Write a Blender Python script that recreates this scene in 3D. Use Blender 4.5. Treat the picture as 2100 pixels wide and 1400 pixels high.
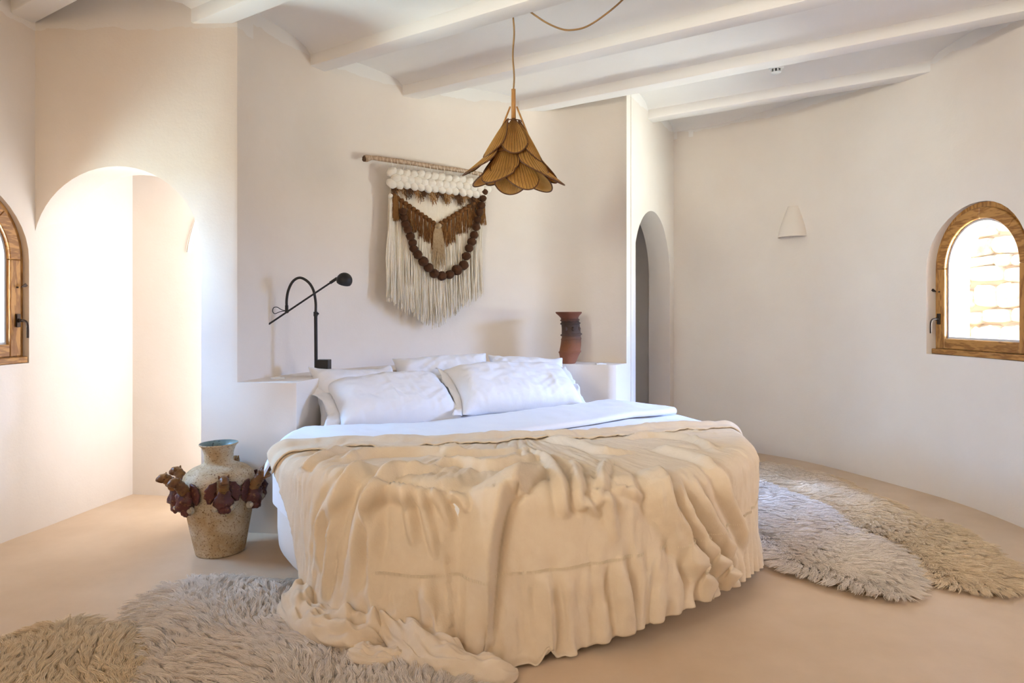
import bpy, bmesh, math, random
import numpy as np
from mathutils import Vector, Matrix, noise
PI = math.pi
random.seed(7)
rng = np.random.default_rng(7)
scene = bpy.context.scene
for o in list(bpy.data.objects):
    bpy.data.objects.remove(o)

# ------------------------------------------------------------------ camera
cam_d = bpy.data.cameras.new('camera')
cam = bpy.data.objects.new('camera', cam_d)
scene.collection.objects.link(cam)
cam.location = (0, 0, 1.35)
cam.rotation_euler = (PI / 2, 0, 0)
cam_d.sensor_width = 36
cam_d.lens = 24
cam_d.shift_y = -60 / 2100
cam_d.clip_start = 0.05
scene.camera = cam

# ------------------------------------------------------------------ world, sun, lights, exposure
world = bpy.data.worlds.new('sky')
scene.world = world
world.use_nodes = True
wn = world.node_tree
wn.nodes.clear()
w_out = wn.nodes.new('ShaderNodeOutputWorld')
w_bg = wn.nodes.new('ShaderNodeBackground')
w_sky = wn.nodes.new('ShaderNodeTexSky')
w_sky.sky_type = 'NISHITA'
w_sky.sun_disc = False
w_sky.sun_elevation = math.radians(48)
w_sky.sun_rotation = math.radians(120)
wn.links.new(w_sky.outputs[0], w_bg.inputs[0])
w_bg.inputs[1].default_value = 0.17
wn.links.new(w_bg.outputs[0], w_out.inputs[0])

def area(name, loc, target, sx, sy, power, col, spread=180):
    d = bpy.data.lights.new(name, 'AREA')
    d.shape = 'RECTANGLE'; d.size = sx; d.size_y = sy
    d.energy = power; d.color = col; d.spread = math.radians(spread)
    o = bpy.data.objects.new(name, d)
    scene.collection.objects.link(o)
    o.location = loc
    dv = Vector(target) - Vector(loc)
    o.rotation_euler = dv.to_track_quat('-Z', 'Y').to_euler()
    return o

sun_d = bpy.data.lights.new('sun', 'SUN')
sun_d.energy = 31.0; sun_d.angle = math.radians(0.6); sun_d.color = (1.0, 0.76, 0.49)
sun = bpy.data.objects.new('sun', sun_d)
scene.collection.objects.link(sun)
sun.location = (-6, 0, 9)
sun.rotation_euler = Vector((0.50, -0.75, -0.60)).to_track_quat('-Z', 'Y').to_euler()
SKY = (0.70, 0.82, 1.0)
area('skylight_right_window', (4.7, 4.3, 2.55), (0.4, 4.5, 0.4), 1.5, 1.5, 1360, (0.33, 0.51, 1.0))
area('ground_bounce_right_window', (4.45, 3.75, 0.9), (-0.8, 5.0, 2.2), 1.4, 0.9, 540, (0.93, 1.0, 0.96))
area('skylight_side_window', (4.3, 1.5, 2.0), (-1.4, 4.6, 0.9), 1.2, 1.2, 80, (1.0, 0.88, 0.86))
area('skylight_left_window', (-4.5, 3.55, 2.2), (3.0, 4.6, 0.3), 1.3, 1.3, 430, (0.28, 0.55, 1.0))
area('ground_bounce_left_window', (-4.2, 3.5, 0.8), (2.6, 4.6, 2.6), 1.1, 0.7, 142, (0.68, 0.93, 1.0))
area('alcove_fill', (-1.955, 4.70, 1.45), (-2.9, 4.72, 1.45), 0.36, 2.5, 16.5, (0.92, 0.92, 0.97))  # added fill lamp, out of view behind the arch, brightens the alcove
area('entrance_fill', (-2.2, -2.3, 1.6), (3.0, 5.0, 1.3), 1.2, 2.0, 9, (1.0, 0.72, 0.50), 100)  # added fill lamp behind the camera, aimed to lift the right wall
area('high_fill', (-2.7, -0.6, 2.55), (3.1, 5.2, 2.2), 0.7, 0.7, 18, (0.99, 1.0, 0.90), 62)  # added narrow fill for the upper right wall; the walls have no opening here
scene.view_settings.view_transform = 'Standard'
scene.view_settings.look = 'None'
scene.view_settings.gamma = 1.0
scene.view_settings.use_curve_mapping = False
scene.view_settings.exposure = 0.0

# ------------------------------------------------------------------ helpers
COL = scene.collection
def mesh_obj(name, verts, faces, mat=None, parent=None, smooth=False, uvs=None):
    me = bpy.data.meshes.new(name)
    me.from_pydata([tuple(v) for v in verts], [], [tuple(f) for f in faces])
    me.validate(); me.update()
    if smooth:
        me.polygons.foreach_set('use_smooth', [True] * len(me.polygons))
    o = bpy.data.objects.new(name, me)
    COL.objects.link(o)
    if mat: me.materials.append(mat)
    if parent: o.parent = parent
    return o
def tag(o, label=None, cat=None, group=None, kind=None):
    if label: o['label'] = label
    if cat: o['category'] = cat
    if group: o['group'] = group
    if kind: o['kind'] = kind
    return o
def empty(name, loc=(0, 0, 0)):
    o = bpy.data.objects.new(name, None)
    COL.objects.link(o); o.location = loc
    o.empty_display_size = 0.1
    return o
def fix_normals(o):
    bm = bmesh.new(); bm.from_mesh(o.data)
    bmesh.ops.recalc_face_normals(bm, faces=bm.faces)
    bm.to_mesh(o.data); bm.free()
    return o
def bake(o):
    """apply the modifiers of o into its own mesh"""
    dg = bpy.context.evaluated_depsgraph_get()
    dg.update()
    ev = o.evaluated_get(dg)
    me = bpy.data.meshes.new_from_object(ev)
    me.name = o.name
    old = o.data
    o.modifiers.clear()
    o.data = me
    return o
def smooth_by_angle(o, deg=35):
    me = o.data
    me.polygons.foreach_set('use_smooth', [True] * len(me.polygons))
    bm = bmesh.new(); bm.from_mesh(me)
    lim = math.radians(deg)
    for e in bm.edges:
        if len(e.link_faces) == 2 and e.calc_face_angle(0) > lim:
            e.smooth = False
    bm.to_mesh(me); bm.free()
    return o

class MB:
    """collects shapes into one mesh"""
    def __init__(s): s.v = []; s.f = []
    def add(s, vs, fs):
        n = len(s.v); s.v += [tuple(v) for v in vs]; s.f += [tuple(i + n for i in f) for f in fs]
        return s
    def box(s, c, size, M=None):
        hx, hy, hz = [q / 2 for q in size]
        vs = [Vector((x * hx, y * hy, z * hz)) for x in (-1, 1) for y in (-1, 1) for z in (-1, 1)]
        if M is not None: vs = [M @ v for v in vs]
        c = Vector(c)
        return s.add([v + c for v in vs], [(0, 1, 3, 2), (4, 6, 7, 5), (0, 4, 5, 1), (2, 3, 7, 6), (0, 2, 6, 4), (1, 5, 7, 3)])
    def tube(s, pts, r, n=8, cap=True):
        pts = [Vector(p) for p in pts]
        rs = r if hasattr(r, '__len__') else [r] * len(pts)
        vs = []; fs = []
        up = None
        for i, p in enumerate(pts):
            a = pts[max(i - 1, 0)]; b = pts[min(i + 1, len(pts) - 1)]
            t = (b - a)
            t = t.normalized() if t.length > 1e-9 else Vector((0, 0, 1))
            if up is None:
                up = t.orthogonal().normalized()
            up = (up - t * up.dot(t))
            up = up.normalized() if up.length > 1e-6 else t.orthogonal().normalized()
            sd = t.cross(up)
            for k in range(n):
                q = 2 * PI * k / n
                vs.append(p + (up * math.cos(q) + sd * math.sin(q)) * rs[i])
        for i in range(len(pts) - 1):
            for k in range(n):
                k2 = (k + 1) % n
                fs.append((i * n + k, i * n + k2, (i + 1) * n + k2, (i + 1) * n + k))
        if cap:
            fs.append(tuple(range(n))[::-1]); fs.append(tuple((len(pts) - 1) * n + k for k in range(n)))
        return s.add(vs, fs)
    def lathe(s, prof, n=32, c=(0, 0, 0), fn=None, cap=False):
        c = Vector(c); vs = []; fs = []
        for (r, z) in prof:
            for k in range(n):
                a = 2 * PI * k / n
                rr = r * (fn(a, z) if fn else 1)
                vs.append(c + Vector((rr * math.cos(a), rr * math.sin(a), z)))
        for i in range(len(prof) - 1):
            for k in range(n):
                k2 = (k + 1) % n
                fs.append((i * n + k, i * n + k2, (i + 1) * n + k2, (i + 1) * n + k))
        if cap:
            fs.append(tuple(range(n))[::-1]); fs.append(tuple((len(prof) - 1) * n + k for k in range(n)))
        return s.add(vs, fs)
    def ball(s, c, rad, nu=12, nv=8, M=None, bump=0.0, seed=0):
        rad = rad if hasattr(rad, '__len__') else (rad,) * 3
        c = Vector(c); vs = [Vector((0, 0, 1))]; fs = []
        for j in range(1, nv):
            th = PI * j / nv
            for i in range(nu):
                ph = 2 * PI * i / nu
                vs.append(Vector((math.sin(th) * math.cos(ph), math.sin(th) * math.sin(ph), math.cos(th))))
        vs.append(Vector((0, 0, -1)))
        out = []
        for v in vs:
            k = 1 + (bump * noise.noise(v * 2.2 + Vector((seed * 3.7, seed, 0))) if bump else 0)
            w = Vector((v.x * rad[0], v.y * rad[1], v.z * rad[2])) * k
            if M is not None: w = M @ w
            out.append(w + c)
        for i in range(nu): fs.append((0, 1 + i, 1 + (i + 1) % nu))
        for j in range(nv - 2):
            for i in range(nu):
                a = 1 + j * nu + i; b = 1 + j * nu + (i + 1) % nu
                fs.append((a, a + nu, b + nu, b))
        last = len(vs) - 1; base = 1 + (nv - 2) * nu
        for i in range(nu): fs.append((base + i, last, base + (i + 1) % nu))
        return s.add(out, fs)
    def prism(s, poly, z0, z1):
        """closed plan polygon (x,y) extruded in z"""
        n = len(poly)
        vs = [(x, y, z0) for x, y in poly] + [(x, y, z1) for x, y in poly]
        fs = [tuple(range(n))[::-1], tuple(range(n, 2 * n))]
        fs += [(i, (i + 1) % n, n + (i + 1) % n, n + i) for i in range(n)]
        return s.add(vs, fs)
    def slab(s, poly, fn0, fn1):
        """closed 2D outline; fn0/fn1 map (a,b) to the 3D front/back points"""
        n = len(poly)
        vs = [fn0(*p) for p in poly] + [fn1(*p) for p in poly]
        fs = [tuple(range(n))[::-1], tuple(range(n, 2 * n))]
        fs += [(i, (i + 1) % n, n + (i + 1) % n, n + i) for i in range(n)]
        return s.add(vs, fs)
    def ring(s, outer, inner, fn0, fn1):
        """band between two outlines with equal counts, closed, with depth"""
        n = len(outer)
        vs = [fn0(*p) for p in outer] + [fn0(*p) for p in inner] + [fn1(*p) for p in outer] + [fn1(*p) for p in inner]
        fs = []
        for i in range(n):
            j = (i + 1) % n
            fs += [(i, j, n + j, n + i), (2 * n + i, 3 * n + i, 3 * n + j, 2 * n + j), (i, 2 * n + i, 2 * n + j, j), (n + i, n + j, 3 * n + j, 3 * n + i)]
        return s.add(vs, fs)
    def build(s, name, mat=None, parent=None, smooth=False, sharp=None):
        o = mesh_obj(name, s.v, s.f, mat, parent, smooth)
        fix_normals(o)
        if sharp: smooth_by_angle(o, sharp)
        return o

def catmull(P, k=8):
    P = [Vector(p) for p in P]; out = []
    for i in range(len(P) - 1):
        p0 = P[max(i - 1, 0)]; p1 = P[i]; p2 = P[i + 1]; p3 = P[min(i + 2, len(P) - 1)]
        for j in range(k):
            t = j / k
            out.append(0.5 * ((2 * p1) + (p2 - p0) * t + (2 * p0 - 5 * p1 + 4 * p2 - p3) * t * t + (3 * p1 - p0 - 3 * p2 + p3) * t ** 3))
    out.append(P[-1]); return out
def bevel(o, w, seg=3, ang=40):
    m = o.modifiers.new('b', 'BEVEL'); m.width = w; m.segments = seg; m.limit_method = 'ANGLE'; m.angle_limit = math.radians(ang)
    return bake(o)
def cut(o, cutter):
    m = o.modifiers.new('c', 'BOOLEAN'); m.operation = 'DIFFERENCE'; m.object = cutter; m.solver = 'EXACT'
    bake(o); bpy.data.objects.remove(cutter)
    return o

# ------------------------------------------------------------------ materials
def mat(name, col, rough=0.8, spec=0.3, metal=0.0, sheen=0.0):
    m = bpy.data.materials.new(name); m.use_nodes = True
    b = m.node_tree.nodes['Principled BSDF']
    b.inputs['Base Color'].default_value = (*col, 1)
    b.inputs['Roughness'].default_value = rough
    b.inputs['Specular IOR Level'].default_value = spec
    b.inputs['Metallic'].default_value = metal
    b.inputs['Sheen Weight'].default_value = sheen
    b.inputs['Sheen Roughness'].default_value = 0.6
    return m
def N(m, t): return m.node_tree.nodes.new(t)
def L(m, a, b): m.node_tree.links.new(a, b)
def B(m): return m.node_tree.nodes['Principled BSDF']
def coords(m, scale=(1, 1, 1), kind='Object'):
    tc = N(m, 'ShaderNodeTexCoord'); mp = N(m, 'ShaderNodeMapping')
    mp.inputs['Scale'].default_value = scale
    L(m, tc.outputs[kind], mp.inputs[0]); return mp.outputs[0]
def noisetex(m, vec, scale, detail=4, rough=0.55):
    n = N(m, 'ShaderNodeTexNoise'); n.inputs['Scale'].default_value = scale
    n.inputs['Detail'].default_value = detail; n.inputs['Roughness'].default_value = rough
    L(m, vec, n.inputs['Vector']); return n.outputs['Fac']
def ramp(m, fac, stops):
    r = N(m, 'ShaderNodeValToRGB'); e = r.color_ramp.elements
    while len(e) > 1: e.remove(e[0])
    e[0].position = stops[0][0]; e[0].color = (*stops[0][1], 1)
    for p, c in stops[1:]:
        k = e.new(p); k.color = (*c, 1)
    L(m, fac, r.inputs[0]); return r.outputs[0]
def bumpn(m, h, strength, dist=0.01, prev=None):
    b = N(m, 'ShaderNodeBump'); b.inputs['Strength'].default_value = strength; b.inputs['Distance'].default_value = dist
    L(m, h, b.inputs['Height'])
    if prev: L(m, prev, b.inputs['Normal'])
    return b.outputs[0]
def mixc(m, fac, a, b):
    x = N(m, 'ShaderNodeMix'); x.data_type = 'RGBA'
    if isinstance(fac, float): x.inputs[0].default_value = fac
    else: L(m, fac, x.inputs[0])
    for s, q in ((x.inputs[6], a), (x.inputs[7], b)):
        if isinstance(q, tuple): s.default_value = (*q, 1)
        else: L(m, q, s)
    return x.outputs[2]

def plaster(name, c1, c2, paint=None):
    m = mat(name, c1, 0.75, 0.25)
    v = coords(m)
    col = ramp(m, noisetex(m, v, 1.3, 5, 0.6), [(0.3, c1), (0.72, c2)])
    if paint:   # the ceiling paint laps unevenly over the top of the walls
        sp = N(m, 'ShaderNodeSeparateXYZ'); L(m, v, sp.inputs[0])
        n2 = noisetex(m, v, 5.0, 5, 0.6)
        a = N(m, 'ShaderNodeMath'); a.operation = 'MULTIPLY_ADD'; a.inputs[1].default_value = 0.10; L(m, n2, a.inputs[0]); L(m, sp.outputs[2], a.inputs[2])
        lx = N(m, 'ShaderNodeMath'); lx.operation = 'LESS_THAN'; lx.inputs[1].default_value = -1.66; L(m, sp.outputs[0], lx.inputs[0])
        ax = N(m, 'ShaderNodeMath'); ax.operation = 'MULTIPLY_ADD'; ax.inputs[1].default_value = 0.10; L(m, lx.outputs[0], ax.inputs[0]); L(m, a.outputs[0], ax.inputs[2])
        g = N(m, 'ShaderNodeMath'); g.operation = 'GREATER_THAN'; g.inputs[1].default_value = 3.25; L(m, ax.outputs[0], g.inputs[0])
        col = mixc(m, g.outputs[0], col, paint)
    L(m, col, B(m).inputs['Base Color'])
    n1 = bumpn(m, noisetex(m, v, 2.2, 3, 0.5), 0.35, 0.03)
    n2 = bumpn(m, noisetex(m, v, 60, 4, 0.65), 0.22, 0.004, n1)
    L(m, n2, B(m).inputs['Normal'])
    return m
M_WALL = plaster('wall_plaster', (0.78, 0.705, 0.625), (0.83, 0.765, 0.69), (0.84, 0.80, 0.75))
M_CEIL = plaster('ceiling_paint', (0.86, 0.82, 0.77), (0.88, 0.85, 0.81))
M_FLOOR = mat('floor_microcement', (0.6, 0.45, 0.3), 0.42, 0.35)
v = coords(M_FLOOR)
c = ramp(M_FLOOR, noisetex(M_FLOOR, v, 2.4, 7, 0.62), [(0.3, (0.64, 0.475, 0.315)), (0.7, (0.73, 0.56, 0.395))])
L(M_FLOOR, c, B(M_FLOOR).inputs['Base Color'])
L(M_FLOOR, bumpn(M_FLOOR, noisetex(M_FLOOR, v, 30, 5, 0.6), 0.1, 0.003), B(M_FLOOR).inputs['Normal'])
# ------------------------------------------------------------------ the room
H_TOP = 3.45
mb = MB(); mb.box((0, 2.6, -0.05), (9, 10.4, 0.1))
floor = tag(mb.build('floor', M_FLOOR), kind='structure')
LEFT = catmull([(-3.0, -2.6), (-3.05, 0.5), (-3.06, 2.2), (-3.03, 3.2), (-2.985, 3.98), (-2.94, 4.257), (-2.816, 5.067), (-2.62, 5.7), (-2.2, 6.4)], 8)
BACK = catmull([(-2.2, 6.4), (-1.5, 7.0), (-0.6, 7.35), (0.3, 7.5), (1.1, 7.4), (1.68, 7.08)], 6)
RIGHT = catmull([(1.68, 7.08), (2.197, 6.70), (2.669, 6.156), (3.02, 5.294), (3.165, 4.797), (3.2, 4.24), (3.17, 3.3), (3.1, 2.0), (3.05, 0.5), (3.0, -2.6)], 8)
def wall_prism(P, t, name):
    """thick wall to the outside (left hand side) of the plan line P"""
    P = [Vector((p[0], p[1])) for p in P]
    out = []
    for i, p in enumerate(P):
        d = (P[min(i + 1, len(P) - 1)] - P[max(i - 1, 0)]).normalized()
        out.append(p + Vector((-d.y, d.x)) * t)
    n = len(P); vs = []; 
    for q in (P, out):
        for z in (-0.02, H_TOP):
            vs += [(a.x, a.y, z) for a in q]
    fs = []
    for i in range(n - 1):
        a, b = i, i + 1
        fs += [(a, b, n + b, n + a), (2 * n + b, 2 * n + a, 3 * n + a, 3 * n + b), (n + a, n + b, 3 * n + b, 3 * n + a), (b, a, 2 * n + a, 2 * n + b)]
    fs += [(0, n, 3 * n, 2 * n), (n - 1, 3 * n - 1, 4 * n - 1, 2 * n - 1)]
    mb = MB(); mb.add(vs, fs)
    return tag(mb.build(name, M_WALL, sharp=30), kind='structure')
wall_left = wall_prism(LEFT, 0.34, 'wall_left')
wall_rear = wall_prism(BACK, 0.34, 'wall_rear')
wall_right = wall_prism(RIGHT, 0.34, 'wall_right')
mb = MB()
mb.box((-2.6, -2.75, 1.7), (1.6, 0.3, 3.5)); mb.box((2.2, -2.75, 1.7), (2.6, 0.3, 3.5)); mb.box((-0.45, -2.75, 2.95), (2.8, 0.3, 1.0))
tag(mb.build('wall_entrance', M_WALL), kind='structure')

def arch_outline(hw, spring, z0=0.0, n=20):
    """from bottom right over the arch to bottom left"""
    return [(hw, z0)] + [(hw * math.cos(a), spring + hw * math.sin(a)) for a in [PI * i / n for i in range(n + 1)]] + [(-hw, z0)]
class Frame:
    """local frame on a wall: a along the wall, z up, n outwards"""
    def __init__(s, c, a):
        s.c = Vector((*c, 0)); s.a = Vector((*a, 0)).normalized(); s.n = Vector((s.a.y, -s.a.x, 0))
    def p(s, a, z, n=0): return s.c + s.a * a + s.n * n + Vector((0, 0, z))
    def M(s): return Matrix((s.a, s.n, Vector((0, 0, 1)))).transposed()
FR = Frame((3.185, 4.66), (-0.10, 1.0))      # right window: a runs away from the camera, n outwards
FS = Frame((3.13, 2.3), (-0.03, 1.0))        # a window beside the camera
FL = Frame((-3.015, 3.74), (0.10, 1.0)); FL.n = -FL.n
SILL, SPR, HW = 1.04, 1.665, 0.44
for fr, w in ((FR, wall_right), (FS, wall_right), (FL, wall_left)):
    mb = MB(); ol = [(a, z + (SILL if z == 0 else 0)) for a, z in arch_outline(HW, SPR)]
    mb.slab(ol, lambda a, z: fr.p(a, z, -0.3), lambda a, z: fr.p(a, z, 0.6))
    cut(w, mb.build('cutter'))
for w in (wall_left, wall_right): smooth_by_angle(w, 30)

# arch walls on both sides of the bed niche: (plan start, plan end, arch from, arch to, top)
def arch_wall(P, Q, s0, s1, top, th, name):
    P = Vector(P); Q = Vector(Q); d = (Q - P).normalized(); Ln = (Q - P).length; nn = Vector((-d.y, d.x))
    hw = (s1 - s0) / 2; mid = (s0 + s1) / 2; spr = top - hw
    ol = [(0, -0.02), (s0, -0.02)] + [(mid - hw * math.cos(PI * i / 28), spr + hw * math.sin(PI * i / 28)) for i in range(29)] + [(s1, -0.02), (Ln, -0.02), (Ln, H_TOP), (0, H_TOP)]
    f = lambda off: (lambda s, z: Vector((P.x + d.x * s + nn.x * off, P.y + d.y * s + nn.y * off, z)))
    mb = MB(); mb.slab(ol, f(0), f(th))
    return mb.build(name, M_WALL)
A1 = (-1.69, 4.20); B1 = (0.965, 5.75); K1 = (1.69, 7.12)
arch_l = arch_wall((-3.05, 4.22), A1, 0.088, 1.136, 2.25, 0.27, 'arch_l')
arch_r = arch_wall((1.024, 5.861), (1.74, 7.2), 0.065, 1.24, 2.30, 0.22, 'arch_r')
# the curved bed niche above a low plastered shelf
NICHE = [(-1.69, 4.20), (-1.62, 4.55), (-1.45, 4.95), (-1.2, 5.33), (-0.9, 5.62), (-0.4, 5.92), (0.174, 6.04), (0.52, 6.0), (0.76, 5.92), (0.90, 5.83), (0.965, 5.75)]
nc = [(p.x, p.y) for p in catmull(NICHE, 6)]
outer = [(1.09, 6.02), (0.9, 6.35), (0.2, 6.5), (-0.6, 6.35), (-1.3, 5.9), (-1.75, 5.3), (-1.9, 4.9), (-1.9, 4.45), (-1.80, 4.35)]
mb = MB(); mb.prism(nc + outer, 0.85, H_TOP)
wb = mb.build('wall_back', M_WALL)
RECESS = [(-1.315, 4.165), (-1.29, 4.36), (-1.15, 4.80), (-0.78, 5.2), (-0.3, 5.46), (0.2, 5.6), (0.55, 5.64), (0.807, 5.56)]
rc = [(p.x, p.y) for p in catmull(RECESS, 5)]
mb = MB(); mb.prism([(-1.75, 4.203), (-1.345, 4.15)] + rc + [(0.85, 5.57), (0.967, 5.752)] + outer, -0.02, 0.919)
sh = mb.build('shelf_block', M_WALL)
for q in (sh, arch_l, arch_r):
    m = wb.modifiers.new('u', 'BOOLEAN'); m.operation = 'UNION'; m.object = q; m.solver = 'EXACT'
    bake(wb); bpy.data.objects.remove(q)
bevel(wb, 0.016, 3, 50); smooth_by_angle(wb, 38); tag(wb, kind='structure')
# wall that closes the passage behind the left arch
mb = MB(); mb.prism([(-2.90, 5.08), (-2.816, 5.067), (-2.25, 4.965), (-1.7, 4.88), (-1.7, 5.05), (-2.9, 5.25)], -0.02, H_TOP)
tag(mb.build('wall_alcove', M_WALL), kind='structure')

# ceiling: shallow vaults between beams
tdir = Vector((-0.832, 0.555)); mdir = Vector((0.555, 0.832))
BEAMS = [-1.75, -0.88, -0.02, 0.85, 1.72, 2.40, 3.295, 4.175, 5.05, 5.93, 6.82, 7.7]
BW, ZB, ZV, RISE = 0.15, 3.13, 3.205, 0.10
prof = []
for i in range(len(BEAMS) - 1):
    m0 = BEAMS[i] + BW - 0.01; m1 = BEAMS[i + 1] + 0.01
    for k in range(15):
        t = k / 14
        prof.append((m0 + (m1 - m0) * t, ZV + RISE * math.sqrt(max(0, 1 - (2 * t - 1) ** 2)) * 0.9))
vs = []; fs = []
for zz in (0, 0.25):
    for (m, z) in prof:
        for s in (-7.5, 6.5):
            vs.append((mdir.x * m + tdir.x * s, mdir.y * m + tdir.y * s, (z if zz == 0 else 3.5)))
n = len(prof)
for i in range(n - 1):
    fs += [(2 * i, 2 * i + 1, 2 * i + 3, 2 * i + 2), (2 * n + 2 * i, 2 * n + 2 * i + 2, 2 * n + 2 * i + 3, 2 * n + 2 * i + 1)]
fs += [(0, 2 * n, 2 * n + 1, 1), (2 * n - 2, 2 * n - 1, 4 * n - 1, 4 * n - 2)]
for q in (0, 1):
    fs += [(2 * i + q, 2 * i + 2 + q, 2 * n + 2 * i + 2 + q, 2 * n + 2 * i + q) for i in range(n - 1)]
ceiling = mesh_obj('ceiling', vs, fs, M_CEIL, smooth=False); fix_normals(ceiling); smooth_by_angle(ceiling, 40); tag(ceiling, kind='structure')
for m in BEAMS:
    mb = MB()
    a = mdir * m; b = mdir * (m + BW)
    P = [a + tdir * -7, b + tdir * -7, b + tdir * 6, a + tdir * 6]
    # slightly uneven hand-plastered beam: subdivided along its length
    K = 40; vs = []; fs = []
    for i in range(K + 1):
        s = -7 + 13 * i / K
        w = 0.006 * noise.noise(Vector((s * 1.7, m, 0))); w2 = 0.006 * noise.noise(Vector((s * 1.7, m, 5)))
        for (q, z) in ((m + w, ZV + 0.06), (m + w, ZB + w2), (m + BW + w2, ZB + w2), (m + BW + w2, ZV + 0.06)):
            vs.append((mdir.x * q + tdir.x * s, mdir.y * q + tdir.y * s, z))
    for i in range(K):
        for j in range(4):
            j2 = (j + 1) % 4
            fs.append((4 * i + j, 4 * i + j2, 4 * i + 4 + j2, 4 * i + 4 + j))
    fs += [(0, 3, 2, 1), (4 * K, 4 * K + 1, 4 * K + 2, 4 * K + 3)]
    o = mesh_obj('beam', vs, fs, M_CEIL, ceiling); fix_normals(o); bevel(o, 0.012, 2, 50); smooth_by_angle(o, 40)

MB().box((0, 3, -0.2), (60, 60, 0.1)).build('ground', plaster('pale_gravel', (0.62, 0.55, 0.45), (0.72, 0.66, 0.56)))['kind'] = 'structure'

def clip_roof(o):
    bm = bmesh.new(); bm.from_mesh(o.data)
    for co, no in (((3.45, 0, 0), (1, 0, 0)), ((-3.35, 0, 0), (-1, 0, 0)), ((0, 7.8, 0), (0, 1, 0)), ((0, -2.9, 0), (0, -1, 0))):
        r = bmesh.ops.bisect_plane(bm, geom=bm.verts[:] + bm.edges[:] + bm.faces[:], plane_co=co, plane_no=no, clear_outer=True)
        ed = [e for e in r['geom_cut'] if isinstance(e, bmesh.types.BMEdge)]
        if ed: bmesh.ops.edgeloop_fill(bm, edges=ed)
    bm.to_mesh(o.data); bm.free()
clip_roof(ceiling)
for o in ceiling.children: clip_roof(o)
# ------------------------------------------------------------------ fabrics
def fabric(name, c1, c2, weave=260, wr=0.5, scale=9, sheen=0.3, fine=0.25):
    m = mat(name, c1, 0.9, 0.15, sheen=sheen)
    v = coords(m)
    L(m, ramp(m, noisetex(m, v, scale, 5, 0.6), [(0.3, c1), (0.7, c2)]), B(m).inputs['Base Color'])
    a = bumpn(m, noisetex(m, v, scale, 5, 0.6), wr, 0.02)
    b = bumpn(m, noisetex(m, v, weave, 2, 0.5), fine, 0.002, a)
    L(m, b, B(m).inputs['Normal'])
    return m
M_LINEN = fabric('washed_linen', (0.76, 0.62, 0.45), (0.80, 0.67, 0.50), 170, 0.16, 14, 0.05, 0.35)
M_SHEET = fabric('white_cotton', (0.83, 0.84, 0.88), (0.86, 0.87, 0.90), 300, 0.22, 7, 0.1, 0.1)
M_STITCH = mat('stitching_thread', (0.84, 0.72, 0.54), 0.9)
M_BEDBASE = plaster('bed_plaster', (0.80, 0.74, 0.68), (0.83, 0.78, 0.73))

# ------------------------------------------------------------------ round bed
C = Vector((0.0, 4.03)); R = 1.31
bed = tag(empty('round_bed', (C.x, C.y, 0)), 'large round bed with a pale plastered base on a recessed plinth, set against the niche', 'bed')
def atbed(mb): 
    mb.v = [(x - 0, y - 0, z) for x, y, z in mb.v]; return mb
prof = [(0.0, 0.10), (1.22, 0.10), (1.28, 0.115), (1.305, 0.15), (1.31, 0.22), (1.31, 0.40), (1.30, 0.425), (1.27, 0.435), (0.0, 0.435)]
MB().lathe(prof, 96).build('bed_base', M_BEDBASE, bed, sharp=40)
MB().lathe([(0.0, 0.0), (1.16, 0.0), (1.16, 0.1), (0, 0.1)], 72).build('plinth', M_BEDBASE, bed, sharp=40)
MB().lathe([(0.0, 0.435), (1.24, 0.435), (1.285, 0.46), (1.29, 0.55), (1.26, 0.59), (1.20, 0.60), (0, 0.60)], 96).build('mattress', M_SHEET, bed, sharp=50)

# ------------------------------------------------------------------ white duvet over the mattress, its top edge folded back
def fold_line(x):        # plan line of the folded edge
    P = [(-1.4, 3.52), (-1.0, 3.62), (-0.5, 3.72), (-0.28, 3.80), (0.24, 4.14), (0.8, 4.52), (1.4, 4.72)]
    for a, b in zip(P, P[1:]):
        if x <= b[0]: return a[1] + (b[1] - a[1]) * (x - a[0]) / (b[0] - a[0])
    return P[-1][1]
def duvet_top(x, y):
    back = min(max((y - 4.2 + 0.35 * x) / 1.2, 0), 1)
    return 0.625 + 0.045 * back
RECP = [Vector((q[0] - C.x, q[1] - C.y)) for q in rc + [(0.86, 5.55)]]
def rmax(a):
    d = Vector((math.cos(a), math.sin(a))); best = 9.0
    for p, q in zip(RECP, RECP[1:]):
        e = q - p; den = d.x * e.y - d.y * e.x
        if abs(den) < 1e-9: continue
        t = (p.x * e.y - p.y * e.x) / den; s_ = (p.x * d.y - p.y * d.x) / den
        if t > 0 and -0.02 <= s_ <= 1.02: best = min(best, t)
    return best - 0.015
vs = []; fs = []
NR, NA = 60, 180
for i in range(NR + 1):
    for k in range(NA):
        a = 2 * PI * k / NA
        t = i / NR
        s = t * 1.56                      # arc length from the centre
        w = noise.noise(Vector((math.cos(a) * s * 2.2, math.sin(a) * s * 2.2, 1.3)))
        w2 = noise.noise(Vector((math.cos(a) * s * 7, math.sin(a) * s * 7, 4.3)))
        if s < 1.27:
            r = s; dz = 0
        elif s < 1.27 + 0.13:
            q = (s - 1.27) / 0.13 * PI / 2; r = 1.27 + 0.060 * math.sin(q); dz = -0.083 * (1 - math.cos(q))
        else:
            r = 1.330 + 0.006 * math.sin(9 * a) + 0.005 * math.sin(23 * a + 1); dz = -0.083 - (s - 1.40)
        r = min(r, rmax(a))
        x = r * math.cos(a); y = r * math.sin(a)
        z = duvet_top(x + C.x, y + C.y) + dz + 0.014 * w * (1 if s < 1.3 else 0.4) + 0.006 * w2
        vs.append((C.x + x, C.y + y, z))
for i in range(NR):
    for k in range(NA):
        k2 = (k + 1) % NA
        fs.append((i * NA + k, i * NA + k2, (i + 1) * NA + k2, (i + 1) * NA + k))
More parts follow.
